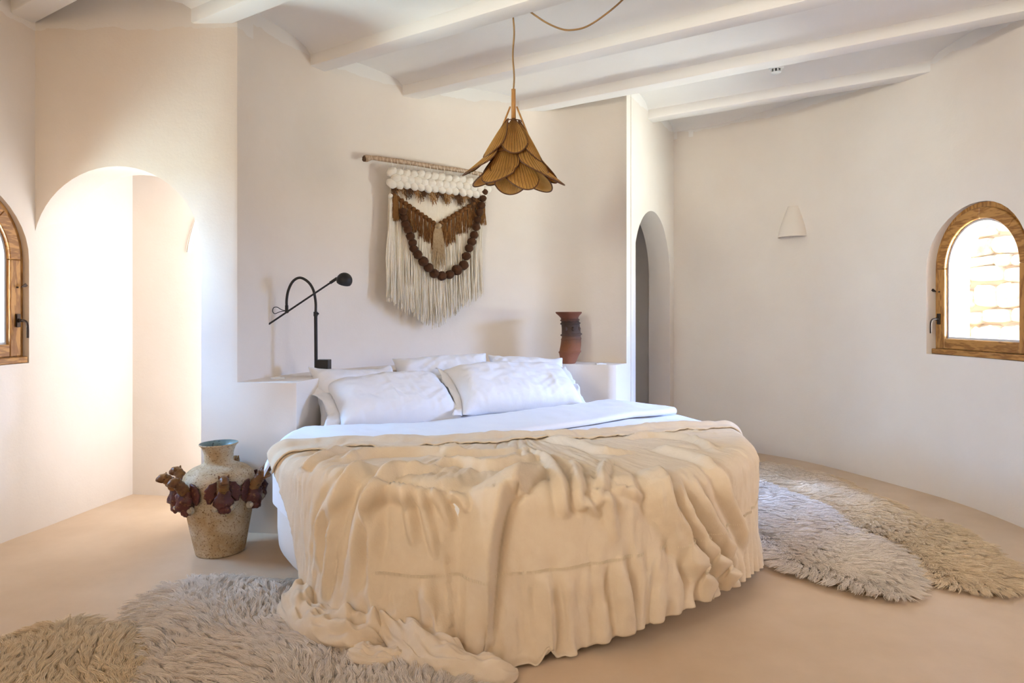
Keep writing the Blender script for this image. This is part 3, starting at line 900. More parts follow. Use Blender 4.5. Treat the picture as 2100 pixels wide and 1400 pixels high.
def sheepskin(label, ctrl, count, m_wool, m_hide, flow, length=0.09, z0=0.0, seed=1, vis=None):
    poly = [(p.x, p.y) for p in catmull([(*c, ) for c in ctrl] + [ctrl[0]], 6)][:-1]
    r = np.random.default_rng(seed)
    cx = sum(p[0] for p in poly) / len(poly); cy = sum(p[1] for p in poly) / len(poly)
    root = tag(empty('sheepskin_rug', (cx, cy, z0)), label, 'rug', 'long-haired sheepskins lying on the floor')
    # hide: slightly domed slab
    inner = [(cx + (x - cx) * 0.9, cy + (y - cy) * 0.9) for x, y in poly]
    core = [(cx + (x - cx) * 0.5, cy + (y - cy) * 0.5) for x, y in poly]
    n = len(poly); vs = [(x, y, z0 + 0.002) for x, y in poly] + [(x, y, z0 + 0.010) for x, y in poly] + [(x, y, z0 + 0.018) for x, y in inner] + [(x, y, z0 + 0.022) for x, y in core]
    fs = [tuple(range(n))[::-1]]
    for q in range(3): fs += [(q * n + i, q * n + (i + 1) % n, (q + 1) * n + (i + 1) % n, (q + 1) * n + i) for i in range(n)]
    fs.append(tuple(range(3 * n, 4 * n)))
    hide = mesh_obj('hide', vs, fs, m_hide); fix_normals(hide)
    hide.parent = root; hide.matrix_parent_inverse = Matrix.Translation((-cx, -cy, -z0))
    x0, x1 = min(p[0] for p in poly), max(p[0] for p in poly); y0, y1 = min(p[1] for p in poly), max(p[1] for p in poly)
    X = r.uniform(x0, x1, count * 3); Y = r.uniform(y0, y1, count * 3)
    ok = inside(poly, X, Y); X = X[ok][:count]; Y = Y[ok][:count]; M_ = len(X)
    d, gx, gy = edge_dist(poly, X, Y)
    ang = flow + 1.1 * sn(X, Y, 3.2, seed) + 0.7 * sn(X, Y, 8.5, seed + 4)
    fx, fy = np.cos(ang), np.sin(ang)
    e = np.clip(1 - d / 0.13, 0, 1)[:, None]
    F = np.stack([fx, fy], 1) * (1 - e) + np.stack([gx, gy], 1) * e * 1.2
    # locks: strands gather towards shared tips
    wx = X + 0.012 * sn(X, Y, 40, seed + 1); wy = Y + 0.012 * sn(X, Y, 37, seed + 2)
    cell = 0.021
    ix, iy = np.floor(wx / cell), np.floor(wy / cell)
    hsh = lambda a, b, k: np.modf(np.abs(np.sin(a * 127.1 + b * 311.7 + k * 74.7) * 43758.5453))[0]
    ccx = (ix + 0.2 + 0.6 * hsh(ix, iy, 1)) * cell; ccy = (iy + 0.2 + 0.6 * hsh(ix, iy, 2)) * cell
    cang = (hsh(ix, iy, 3) - 0.5) * 0.7; cl_ = 0.75 + 0.5 * hsh(ix, iy, 4)
    c_, s_ = np.cos(cang), np.sin(cang)
    F = np.stack([F[:, 0] * c_ - F[:, 1] * s_, F[:, 0] * s_ + F[:, 1] * c_], 1)
    part = np.clip(0.5 + 0.8 * sn(X, Y, 6.0, seed + 9), 0, 1)       # where the pile parts and stands lower
    ln = length * cl_ * (0.75 + 0.35 * part) * r.uniform(0.8, 1.15, M_)
    K = 6
    pos = np.zeros((M_, K, 3))
    zb = z0 + 0.010 + 0.012 * np.clip(d / 0.15, 0, 1)
    swirl = r.uniform(-1, 1, (M_, 2)) * 0.006
    for k in range(K):
        t = k / (K - 1)
        lay = t ** 1.5
        px_ = X + F[:, 0] * ln * 0.85 * lay; py_ = Y + F[:, 1] * ln * 0.85 * lay
        tx = ccx + F[:, 0] * length * cl_ * 0.85 * lay; ty = ccy + F[:, 1] * length * cl_ * 0.85 * lay
        g = 0.5 * t * (1 - 0.65 * e[:, 0])
        pos[:, k, 0] = px_ * (1 - g) + tx * g + swirl[:, 0] * math.sin(t * 9) + 0.004 * math.sin(t * 13) * np.sin(cang * 9)
        pos[:, k, 1] = py_ * (1 - g) + ty * g + swirl[:, 1] * math.cos(t * 8)
        pos[:, k, 2] = zb + ln * 0.78 * (t - 0.42 * t ** 3) * (1 - 0.45 * e[:, 0]) - e[:, 0] * t * t * 0.018
    pos[..., 2] = np.maximum(pos[..., 2], z0 + 0.004)
    pos -= np.array([cx, cy, z0])
    hc = bpy.data.hair_curves.new('wool_pile')
    hc.add_curves([K] * M_)
    hc.points.foreach_set('position', pos.astype(np.float32).reshape(-1))
    rad = np.tile(np.array([0.0011, 0.0011, 0.001, 0.0009, 0.0007, 0.0003], np.float32), M_)
    hc.points.foreach_set('radius', rad)
    hc.materials.append(m_wool)
    o = bpy.data.objects.new('wool_pile', hc); COL.objects.link(o); o.parent = root
    o['kind'] = 'stuff'
    return root
M_HIDE = mat('sheep_hide', (0.42, 0.33, 0.24), 0.9)
W_TAUPE = wool_mat('wool_taupe', (0.56, 0.43, 0.33), (0.93, 0.83, 0.72))
W_TAN = wool_mat('wool_tan', (0.52, 0.36, 0.20), (0.92, 0.74, 0.51))
W_GREY = wool_mat('wool_grey', (0.50, 0.39, 0.30), (0.90, 0.80, 0.69))
def fl(px_, py_, z=0.04):
    Y = (1.35 - z) * 1400 / (py_ - 640); return ((px_ - 1050) / 1400 * Y, Y)
sheepskin('taupe long-haired sheepskin spread in front of the bed under the trailing throw',
          [fl(690, 1232), (-1.08, 3.27), fl(480, 1182), fl(400, 1188), fl(335, 1212), fl(298, 1252), (-1.50, 2.86), (-1.42, 2.55), (-1.25, 2.15), (-0.85, 1.9), (-0.35, 1.95), (-0.10, 2.22), (-0.2, 2.5), (-0.62, 2.86)],
          120000, W_TAUPE, M_HIDE, R_(115), 0.105, 0.0, 3)
sheepskin('sandy long-haired sheepskin lying at the lower left edge, nearest the floor arch',
          [fl(300, 1282), fl(220, 1292), fl(150, 1275), fl(95, 1290), fl(30, 1316), (-2.12, 2.62), (-2.15, 2.35), (-2.0, 2.05), (-1.6, 1.85), (-1.15, 1.85), (-1.22, 2.3), (-1.38, 2.62)],
          90000, W_TAN, M_HIDE, R_(150), 0.10, 0.006, 5)
sheepskin('brownish tan long-haired sheepskin lying along the curved wall, the farther one',
          [fl(1500, 955), fl(1530, 944), fl(1640, 960), fl(1740, 994), fl(1820, 1026), fl(1855, 1052), fl(1930, 1070), fl(2005, 1112), fl(2055, 1155), fl(2070, 1192), fl(2040, 1200), fl(1960, 1192), fl(1890, 1168), fl(1830, 1125), fl(1740, 1085), fl(1640, 1035), fl(1560, 1000)],
          110000, W_TAN, M_HIDE, R_(-50), 0.095, 0.0, 8)
sheepskin('greyish beige long-haired sheepskin lying beside the bed on the right',
          [fl(1440, 1000), fl(1500, 985), fl(1575, 990), fl(1650, 1022), fl(1715, 1055), fl(1755, 1092), fl(1820, 1120), fl(1858, 1160), fl(1868, 1195), fl(1845, 1212), fl(1790, 1205), fl(1720, 1188), fl(1650, 1168), fl(1600, 1150), fl(1565, 1118), fl(1500, 1090), fl(1430, 1040)],
          110000, W_GREY, M_HIDE, R_(-40), 0.095, 0.010, 11)
# ------------------------------------------------------------------ windows
def wood(name, c1, c2, scale=(1, 1, 1)):
    m = mat(name, c1, 0.42, 0.4)
    v = coords(m, scale)
    w = N(m, 'ShaderNodeTexWave'); w.inputs['Scale'].default_value = 6; w.inputs['Distortion'].default_value = 9; w.inputs['Detail'].default_value = 3; w.inputs['Detail Scale'].default_value = 1.6
    L(m, v, w.inputs['Vector'])
    n = noisetex(m, v, 14, 5, 0.6)
    L(m, mixc(m, 0.35, ramp(m, w.outputs['Fac'], [(0.1, c1), (0.75, c2)]), ramp(m, n, [(0.3, c1), (0.7, c2)])), B(m).inputs['Base Color'])
    L(m, bumpn(m, w.outputs['Fac'], 0.08, 0.002), B(m).inputs['Normal'])
    return m
M_OAK = wood('oiled_oak', (0.23, 0.090, 0.018), (0.50, 0.25, 0.066), (3, 3, 0.7))
M_OAK2 = wood('oiled_oak_rail', (0.23, 0.090, 0.018), (0.50, 0.25, 0.066), (0.7, 0.7, 4))
M_IRON = mat('dark_iron', (0.045, 0.032, 0.026), 0.38, 0.5, 0.8)
M_SEAL = mat('grey_gasket', (0.55, 0.56, 0.58), 0.6)
M_GLASS = bpy.data.materials.new('window_glass'); M_GLASS.use_nodes = True
nt = M_GLASS.node_tree; nt.nodes.clear()
go = nt.nodes.new('ShaderNodeOutputMaterial'); gm = nt.nodes.new('ShaderNodeMixShader'); gt = nt.nodes.new('ShaderNodeBsdfTransparent'); gg = nt.nodes.new('ShaderNodeBsdfGlossy'); gl = nt.nodes.new('ShaderNodeLayerWeight'); gp = nt.nodes.new('ShaderNodeMath'); gf = nt.nodes.new('ShaderNodeMath')
gg.inputs['Roughness'].default_value = 0.02; gp.operation = 'POWER'; gp.inputs[1].default_value = 4.0; gf.operation = 'MULTIPLY_ADD'; gf.inputs[1].default_value = 0.7; gf.inputs[2].default_value = 0.04; nt.links.new(gl.outputs['Facing'], gp.inputs[0]); nt.links.new(gp.outputs[0], gf.inputs[0]); gt.inputs[0].default_value = (0.96, 0.98, 0.98, 1)
nt.links.new(gf.outputs[0], gm.inputs[0]); nt.links.new(gt.outputs[0], gm.inputs[1]); nt.links.new(gg.outputs[0], gm.inputs[2]); nt.links.new(gm.outputs[0], go.inputs[0])

def window(name, fr, sgn):
    """sgn: +1 when the frame's n already points outwards"""
    f = lambda n: (lambda a, z: fr.p(a, z, n - 0.022))
    root = tag(empty(name, fr.p(0, SILL, 0)), kind='structure')
    off = Matrix.Translation(-fr.p(0, SILL, 0))
    def fin(o, par=None):
        o.parent = par or root
        o.matrix_parent_inverse = off if not par else Matrix.Identity(4)
        return o
    def outline(hw, z0, n=24): return arch_outline(hw, SPR, z0, n)
    mb = MB(); mb.ring(outline(HW - 0.002, SILL + 0.002), outline(HW - 0.045, SILL + 0.05), f(0.045), f(0.125))
    fin(mb.build('casing', M_OAK, sharp=40))
    # sash: arch made of four mitred segments, two stiles and a bottom rail
    ow, iw, zb, zi, n0, n1 = HW - 0.038, 0.325, SILL + 0.045, SILL + 0.118, 0.025, 0.085
    def seg(a0, a1, nm):
        K = 8; m = MB(); vs = []; 
        outer = [(ow * math.cos(a0 + (a1 - a0) * i / K), SPR + ow * math.sin(a0 + (a1 - a0) * i / K)) for i in range(K + 1)]
        inner_ = [(iw * math.cos(a1 + (a0 - a1) * i / K), SPR + iw * math.sin(a1 + (a0 - a1) * i / K)) for i in range(K + 1)]
        m.slab(outer + inner_, f(n0), f(n1)); return fin(bevel(m.build(nm, M_OAK2 if nm == 'arch_segment' else M_OAK), 0.004, 1, 50))
    for q in range(4): seg(PI * q / 4 + 0.002, PI * (q + 1) / 4 - 0.002, 'arch_segment')
    for s in (-1, 1):
        m = MB(); m.slab([(s * ow, zb), (s * iw, zb), (s * iw, SPR - 0.001), (s * ow, SPR - 0.001)], f(n0), f(n1)); fin(bevel(m.build('stile', M_OAK), 0.004, 1))
    m = MB(); m.slab([(-iw + .001, zb), (iw - .001, zb), (iw - .001, zi), (-iw + .001, zi)], f(n0 + 0.001), f(n1)); fin(bevel(m.build('bottom_rail', M_OAK2), 0.004, 1))
    m = MB(); m.ring(outline(iw + 0.001, zi - 0.001), outline(iw - 0.014, zi + 0.014), f(0.052), f(0.066)); fin(m.build('gasket', M_SEAL))
    m = MB(); m.slab(outline(iw - 0.004, zi + 0.004), f(0.057), f(0.061)); fin(m.build('pane', M_GLASS))
    # threshold under the sash
    m = MB(); m.slab([(-HW + .004, SILL + .003), (HW - .004, SILL + .003), (HW - .004, SILL + 0.04), (-HW + .004, SILL + 0.04)], f(0.008), f(0.05)); fin(bevel(m.build('sill', M_OAK2), 0.004, 1))
    # handle
    am = ow - 0.028; zh = 1.30
    m = MB(); m.slab([(am - .014, zh - .04), (am + .014, zh - .04), (am + .014, zh + .04), (am - .014, zh + .04)], f(0.013), f(n0)); hp = fin(bevel(m.build('handle_plate', M_IRON), 0.002, 1))
    P = [fr.p(am, zh, 0.013), fr.p(am, zh, -0.030), fr.p(am + .004, zh - .004, -0.046), fr.p(am + 0.008, zh - .02, -0.055), fr.p(am + .010, zh - .05, -0.057), fr.p(am + .010, zh - .105, -0.057)]
    m = MB(); m.tube([P[0], P[1]], [0.010, 0.008], 10); m.tube([fr.p(am, zh, -0.012), fr.p(am, zh, -0.018)], 0.012, 10); m.tube([p.copy() for p in catmull(P[1:], 4)], 0.0075, 10)
    fin(m.build('lever', M_IRON, sharp=40))
    m = MB(); z2 = 1.50
    for zz in (zh - .03, zh + .03): m.tube([fr.p(am, zz, 0.013), fr.p(am, zz, 0.0105)], 0.004, 8)
    fin(m.build('screw', M_SEAL))
    m = MB(); m.tube([fr.p(am - .01, z2, n0), fr.p(am, z2, -0.005)], 0.005, 8)
    m.slab([(am - .004, z2), (am + .03, z2 + .002), (am + .045, z2 + .012), (am + .03, z2 + .025), (am + .01, z2 + .012)], f(-0.006), f(0.0)); fin(m.build('catch', M_IRON))
    for zz in (1.22, 1.55):
        m = MB(); m.tube([fr.p(-ow - .004, zz - .03, n0 - .004), fr.p(-ow - .004, zz + .03, n0 - .004)], 0.007, 10); fin(m.build('hinge', M_IRON))
    return root
window('window_1', FL, -1)
window('window_2', FR, 1)

# dry stone garden wall seen through the right window
M_STONE = mat('limestone', (0.72, 0.64, 0.52), 0.9)
vv = coords(M_STONE); L(M_STONE, ramp(M_STONE, noisetex(M_STONE, vv, 4, 6, 0.65), [(0.25, (0.48, 0.34, 0.22)), (0.5, (0.74, 0.66, 0.54)), (0.8, (0.82, 0.76, 0.66))]), B(M_STONE).inputs['Base Color'])
L(M_STONE, bumpn(M_STONE, noisetex(M_STONE, vv, 22, 6, 0.7), 0.8, 0.02), B(M_STONE).inputs['Normal'])
gw = tag(empty('garden_wall', (5.9, 8.4, 0)), 'sunlit dry stone wall outside, seen through the right arched window', 'stone wall')
GF = Frame((5.9, 8.4), (-0.15, 1.0)); rs = random.Random(5)
m = MB(); m.slab([(-2.4, -0.2), (2.4, -0.2), (2.4, 3.3), (-2.4, 3.3)], lambda a, z: GF.p(a, z, 0.10), lambda a, z: GF.p(a, z, 0.5)); o = m.build('mortar', mat('earth_mortar', (0.62, 0.52, 0.40), 0.95), gw); o.matrix_parent_inverse = Matrix.Translation((-5.9, -8.4, 0))
z = -0.15
while z < 3.1:
    hgt = rs.uniform(0.13, 0.34); a = -2.35 + rs.uniform(-0.1, 0.1)
    while a < 2.3:
        w = rs.uniform(0.16, 0.55); tl = rs.uniform(-0.12, 0.12); hj = rs.uniform(0.8, 1.15); vj = rs.uniform(-0.03, 0.03)
        mb = MB(); mb.ball((0, 0, 0), (w / 2 * 1.02, 0.13, hgt / 2 * 1.04), 12, 8, bump=0.2, seed=rs.random() * 50)
        # squarish stone
        vs = []
        for x, y, zz in mb.v:
            sq = lambda q, k: math.copysign(abs(q / k) ** 0.45, q) * k
            p = GF.p(a + w / 2 + sq(x, w / 2), z + hgt / 2 + sq(zz, hgt / 2) * hj + tl * x + vj, 0.10 + y)
            vs.append(p)
        mb.v = vs; o = mb.build('stone', M_STONE, gw, True); o.matrix_parent_inverse = Matrix.Translation((-5.9, -8.4, 0))
        a += w + 0.012
    z += hgt + 0.012

# ------------------------------------------------------------------ plaster wall lights
def sconce(c, a, z, name_label):
    fr = Frame(c, a); n = -1
    nu, nv = 20, 12; vs = []; fs = []
    for layer in (0, 1):
        for j in range(nv + 1):
            t = j / nv
            w = (0.142 - 0.012 * layer) * (1 - 0.62 * t ** 1.35); dp = (0.125 - 0.012 * layer) * (1 - 0.75 * t ** 1.2)
            for i in range(nu + 1):
                q = PI * i / nu
                vs.append(fr.p(w * math.cos(q), z + t * 0.285 * (1 - 0.02 * layer), -dp * math.sin(q) + 0.012))
    S = (nu + 1) * (nv + 1)
    for l in (0, 1):
        for j in range(nv):
            for i in range(nu):
                k = l * S + j * (nu + 1) + i
                q = (k, k + 1, k + nu + 2, k + nu + 1); fs.append(q if l == 0 else q[::-1])
    for i in range(nu): fs.append((i, i + 1, S + i + 1, S + i))
    fs.append(tuple(nv * (nu + 1) + i for i in range(nu + 1)))
    root = tag(empty('wall_light', fr.p(0, z, 0)), name_label, 'wall light')
    o = mesh_obj('plaster_shade', vs, fs, M_WALLP, root, True); fix_normals(o); smooth_by_angle(o, 40)
    o.matrix_parent_inverse = Matrix.Translation(-fr.p(0, z, 0))
    m = MB(); m.tube([fr.p(0, z + 0.05, -0.045), fr.p(0, z + 0.10, -0.045)], 0.018, 12); m.tube([fr.p(0, z + 0.10, -0.045), fr.p(0, z + 0.10, 0.0)], 0.012, 8)
    o = m.build('lamp_holder', M_WHITE, root, sharp=40); o.matrix_parent_inverse = Matrix.Translation(-fr.p(0, z, 0))
M_WALLP = plaster('sconce_plaster', (0.80, 0.72, 0.63), (0.84, 0.76, 0.67))
M_WHITE = mat('white_plastic', (0.82, 0.82, 0.80), 0.4)
def wall_pt(ratio, line):
    for p, q in zip(line, line[1:]):
        f0, f1 = p[0] - ratio * p[1], q[0] - ratio * q[1]
        if f0 * f1 <= 0:
            t = f0 / (f0 - f1); return (p[0] + (q[0] - p[0]) * t, p[1] + (q[1] - p[1]) * t), ((q[0] - p[0]), (q[1] - p[1]))
c, d = wall_pt((1626 - 1050) / 1400, RIGHT)
sconce(c, (-d[0], -d[1]), 1.35 + (640 - 486) * c[1] / 1400, 'plaster half-cone wall light on the curved right wall')
sconce((-2.235, 4.962), (0.97, -0.17), 1.787, 'plaster half-cone wall light inside the bright left archway')

# ------------------------------------------------------------------ ventilation grille in the low wall
vent = tag(empty('vent_grille', (-1.515, 4.195, 0.012)), 'small cream louvred vent at the floor between the tall vase and the bed', 'vent')
off = Matrix.Translation((1.515, -4.195, -0.012))
M_VENT = mat('cream_metal', (0.74, 0.67, 0.58), 0.5)
fv = lambda n: (lambda a, z: Vector((-1.515 + a, 4.198 - n, z)))
m = MB(); m.ring([(-.062, .006), (.062, .006), (.062, .132), (-.062, .132)], [(-.048, .020), (.048, .020), (.048, .118), (-.048, .118)], fv(0.010), fv(-0.004)); o = bevel(m.build('frame', M_VENT, vent), 0.002, 1); o.matrix_parent_inverse = off
m = MB(); m.slab([(-.05, .018), (.05, .018), (.05, .12), (-.05, .12)], fv(0.0005), fv(-0.004)); o = m.build('backing', mat('vent_dark', (0.30, 0.24, 0.19), 0.9), vent); o.matrix_parent_inverse = off
for k in range(6):
    z = 0.028 + k * 0.0162
    m = MB(); m.add([fv(0.001)(-.048, z + .010), fv(0.001)(.048, z + .010), fv(0.009)(-.048, z), fv(0.009)(.048, z), fv(0.001)(-.048, z + .007), fv(0.001)(.048, z + .007), fv(0.006)(-.048, z - .003), fv(0.006)(.048, z - .003)],
                    [(0, 1, 3, 2), (4, 6, 7, 5), (0, 2, 6, 4), (1, 5, 7, 3), (2, 3, 7, 6), (0, 4, 5, 1)])
    o = m.build('slat', M_VENT, vent); o.matrix_parent_inverse = off

# ------------------------------------------------------------------ tall stoneware vase with creature figures
def speck(name, base, dark, mid, scale=70, thr=0.60, rough=0.85):
    m = mat(name, base, rough, 0.2); v = coords(m)
    big = ramp(m, noisetex(m, v, 9, 5, 0.6), [(0.35, base), (0.62, mid)])
    sp = ramp(m, noisetex(m, v, scale, 3, 0.7), [(thr, (0, 0, 0)), (thr + 0.06, (1, 1, 1))])
    L(m, mixc(m, sp, big, dark), B(m).inputs['Base Color'])
    L(m, bumpn(m, noisetex(m, v, scale, 4, 0.7), 0.5, 0.004), B(m).inputs['Normal'])
    return m
M_VASE = speck('pitted_stoneware', (0.62, 0.50, 0.35), (0.20, 0.11, 0.055), (0.46, 0.31, 0.16), 110, 0.57)
M_VERD = speck('green_glaze', (0.16, 0.22, 0.20), (0.05, 0.06, 0.05), (0.10, 0.13, 0.12), 40, 0.6, 0.35)
M_GLAZE = speck('maroon_glaze', (0.095, 0.036, 0.026), (0.24, 0.11, 0.05), (0.14, 0.045, 0.040), 45, 0.58, 0.3)
M_AMBER = speck('amber_glaze', (0.27, 0.135, 0.045), (0.08, 0.035, 0.02), (0.15, 0.065, 0.03), 45, 0.60, 0.3)
M_DISC = speck('cream_button', (0.55, 0.46, 0.34), (0.28, 0.18, 0.10), (0.5, 0.4, 0.28), 60, 0.62, 0.5)
vx, vy = -1.648, 3.86
vase = tag(empty('tall_vase', (vx, vy, 0)), 'tall sandy pitted stoneware vase ringed with maroon glazed creature figures', 'vase')
wob = lambda a, z: 1 + 0.010 * math.sin(a * 2 + z * 9) + 0.006 * math.sin(5 * a + 20 * z)
prof = catmull([(0.112, 0.0), (0.128, 0.004), (0.134, 0.03), (0.150, 0.12), (0.172, 0.24), (0.190, 0.35), (0.195, 0.42), (0.184, 0.470), (0.150, 0.505), (0.105, 0.525), (0.080, 0.540), (0.077, 0.57), (0.080, 0.60), (0.092, 0.635), (0.104, 0.648), (0.103, 0.655)], 4)
tilt = Matrix.Rotation(R_(-1.0), 4, 'Y')
def tv(o): 
    o.matrix_parent_inverse = Matrix.Identity(4); o.matrix_local = tilt; return o
mb = MB(); mb.lathe([(0.0, 0.0)] + [(p[0], p[1]) for p in [(q.x, q.y * 0.935) for q in [Vector((a.x, a.y)) for a in [Vector((b[0], b[1], 0)) for b in prof]]]], 56, fn=wob)
tv(mb.build('body', M_VASE, vase, sharp=60))
mb = MB(); mb.lathe([(0.103, 0.612), (0.094, 0.608), (0.078, 0.589), (0.066, 0.561), (0.064, 0.514), (0.09, 0.468), (0.13, 0.41), (0.12, 0.1), (0.0, 0.05)], 48, fn=wob)
tv(mb.build('glazed_throat', M_VERD, vase, True))
def creature(ang, z, s=1.0, turn=0.0):
    u = Vector((math.cos(ang), math.sin(ang), 0)); t = Vector((-math.sin(ang), math.cos(ang), 0)); k = Vector((0, 0, 1))
    if turn: t = (t + u * turn).normalized()
    o0 = u * 0.190 + k * z
    P = lambda a, b, c_: o0 + u * a * s + t * b * s + k * c_ * s
    mb = MB(); sd = ang * 3
    mb.ball(P(0.022, 0, -0.02), (0.048 * s, 0.048 * s, 0.062 * s), 18, 12, bump=0.5, seed=sd)
    mb.ball(P(0.030, 0.01, -0.070), (0.028 * s, 0.032 * s, 0.026 * s), 12, 8, bump=0.5, seed=sd + 1)
    for q in (-1, 1):   # frilled wings: folded fan of ridges
        vs = []; fs = []; KA, KB_ = 9, 5
        for sd_ in (0, 1):
            for i in range(KA + 1):
                for j in range(KB_ + 1):
                    aa = R_(-60 + 150 * i / KA); r_ = (0.014 + 0.046 * j / KB_) * (1 + 0.12 * (i % 2)) 
                    vs.append(P(0.010 + 0.012 * (i % 2) * j / KB_ + 0.010 * sd_ - 0.01 * j / KB_, q * (0.030 + r_ * math.cos(aa)), 0.012 + r_ * math.sin(aa)))
        S = (KA + 1) * (KB_ + 1)
        for l in (0, 1):
            for i in range(KA):
                for j in range(KB_):
                    a_ = l * S + i * (KB_ + 1) + j; fs.append((a_, a_ + 1, a_ + KB_ + 2, a_ + KB_ + 1))
        for i in range(KA): 
            a_ = i * (KB_ + 1) + KB_; fs.append((a_, a_ + KB_ + 1, S + a_ + KB_ + 1, S + a_))
        for j in range(KB_):
            fs.append((j, j + 1, S + j + 1, S + j)); e_ = KA * (KB_ + 1) + j; fs.append((e_, e_ + 1, S + e_ + 1, S + e_))
        mb.add(vs, fs)
    body = mb.build('creature_figure', M_GLAZE, vase, True); tv(body)
    nb = MB(); pts = [P(0.0, 0, 0.0), P(0.026, 0, 0.03), P(0.050, 0, 0.062), P(0.070, 0, 0.086), P(0.088, 0, 0.098), P(0.104, 0, 0.094), P(0.112, 0, 0.080)]
    nb.tube(catmull(pts, 4), [0.034 * s * (1 - 0.38 * i / 24) * (1 + 0.07 * math.sin(i * 2.1)) for i in range(25)], 12)
    for q in (-1, 1):
        nb.tube([P(0.072, q * 0.012, 0.096), P(0.080, q * 0.022, 0.112), P(0.078, q * 0.026, 0.124)], [0.010 * s, 0.008 * s, 0.003 * s], 7)
        nb.ball(P(0.104, q * 0.012, 0.102), 0.009 * s, 8, 6)
    nk = nb.build('horned_neck', M_AMBER, body, True)
    for q in (-1, 1):
        db = MB(); c_ = P(0.028, q * 0.040, -0.062); db.tube([c_ - u * 0.012, c_ + u * 0.006], 0.019 * s, 16); db.ball(c_ + u * 0.006, 0.013 * s, 10, 6)
        db.build('button_eye', M_DISC, body, sharp=40)
for i, ang in enumerate([R_(-118), R_(-62), R_(-12), R_(32), R_(95), R_(168), R_(205)]):
    creature(ang, 0.352 + 0.008 * math.sin(i * 2), 1.0)

# ------------------------------------------------------------------ terracotta pot on the shelf
px0, py0 = 0.480, 5.76
M_TERRA = mat('fired_terracotta', (0.25, 0.10, 0.05), 0.75); v = coords(M_TERRA)
sp = N(M_TERRA, 'ShaderNodeSeparateXYZ'); L(M_TERRA, v, sp.inputs[0])
ad = N(M_TERRA, 'ShaderNodeMath'); ad.operation = 'MULTIPLY_ADD'; ad.inputs[1].default_value = 0.12; L(M_TERRA, noisetex(M_TERRA, v, 12, 5, 0.7), ad.inputs[0]); L(M_TERRA, sp.outputs[2], ad.inputs[2])
L(M_TERRA, ramp(M_TERRA, ad.outputs[0], [(0.05, (0.33, 0.13, 0.08)), (0.22, (0.22, 0.085, 0.038)), (0.30, (0.10, 0.06, 0.045)), (0.40, (0.05, 0.032, 0.024)), (0.455, (0.16, 0.055, 0.03))]), B(M_TERRA).inputs['Base Color'])
L(M_TERRA, bumpn(M_TERRA, noisetex(M_TERRA, v, 60, 4, 0.7), 0.6, 0.004), B(M_TERRA).inputs['Normal'])
pot = tag(empty('terracotta_pot', (px0, py0, 0.919)), 'tall ribbed terracotta pot with flared smoke-blackened rim on the shelf behind the pillows', 'pot')
prof = [(0, 0), (0.060, 0.0), (0.066, 0.01), (0.078, 0.06), (0.088, 0.088), (0.094, 0.094), (0.094, 0.102), (0.088, 0.106), (0.085, 0.16), (0.083, 0.20), (0.086, 0.205), (0.083, 0.21), (0.078, 0.225), (0.080, 0.234), (0.090, 0.239), (0.090, 0.246), (0.079, 0.252), (0.077, 0.30), (0.077, 0.328), (0.086, 0.333), (0.086, 0.339), (0.077, 0.345), (0.074, 0.356), (0.083, 0.361), (0.083, 0.367), (0.074, 0.373), (0.076, 0.385), (0.088, 0.402), (0.106, 0.418), (0.112, 0.424), (0.112, 0.434), (0.104, 0.434), (0.080, 0.410), (0.066, 0.38), (0.064, 0.10), (0, 0.04)]
mb = MB(); mb.lathe(prof, 40, fn=lambda a, z: 1 + 0.02 * math.sin(2 * a + z * 10))
mb.v = [(x + 0.020 * math.sin(z * 8.5 - 0.4), y, z + x * 0.06 * math.sin(z * 7)) for x, y, z in mb.v]
mb.build('pot_body', M_TERRA, pot, sharp=50)
for ang in (-120, -75, -30, 15):
    mb = MB(); a = R_(ang); mb.ball((0.082 * math.cos(a) + 0.01, 0.082 * math.sin(a), 0.292), (0.013, 0.013, 0.017), 10, 8, bump=0.3, seed=a)
    mb.build('knob', M_TERRA, pot, True)

# ------------------------------------------------------------------ black reading lamp
LY = 4.62; K_ = LY / 1400
lp = lambda x, y, dy=0: Vector(((x - 1050) * K_, LY + dy, 1.35 + (640 - y) * K_))
M_BLACK = mat('matt_black_metal', (0.012, 0.012, 0.013), 0.45, 0.4)
bx_, by_ = lp(663, 0).x, LY
lamp = tag(empty('reading_lamp', (bx_, by_, 0.919)), 'black counterbalanced reading lamp with gooseneck arch on the shelf left of the pillows', 'lamp')
offl = Matrix.Translation((-bx_, -by_, -0.919))
def fl_(o): o.parent = lamp; o.matrix_parent_inverse = offl; return o
m = MB(); m.box((bx_, by_, 0.919 + 0.055), (0.088, 0.088, 0.11)); fl_(bevel(m.build('base_box', M_BLACK), 0.003, 1))
m = MB(); m.tube([Vector((lp(651, 0).x, LY - 0.03, 0.922)), lp(650, 640, -0.03)], 0.0115, 14); fl_(m.build('pole', M_BLACK, sharp=40))
m = MB(); m.tube([lp(650, 648, -0.03), lp(650, 639, -0.03)], 0.0145, 14); m.ball(lp(655, 643, -0.035), 0.008, 8, 6); fl_(m.build('clamp_collar', M_BLACK, sharp=40))
arc = catmull([lp(650, 640, -.03), lp(650, 620, -.03), lp(646, 596, -.035), lp(636, 579, -.04), (lp(620, 570, -.045)), lp(606, 577, -.05), lp(597, 595, -.055), lp(594, 615, -.06), lp(594, 628, -.06)], 6)
m = MB(); m.tube(arc, 0.0088, 12); fl_(m.build('gooseneck', M_BLACK, None, True))
m = MB(); m.tube([lp(594, 626, -.06), lp(594, 636, -.06)], 0.011, 12); m.ball(lp(595, 638, -.065), 0.014, 12, 8); fl_(m.build('pivot_joint', M_BLACK, sharp=40))
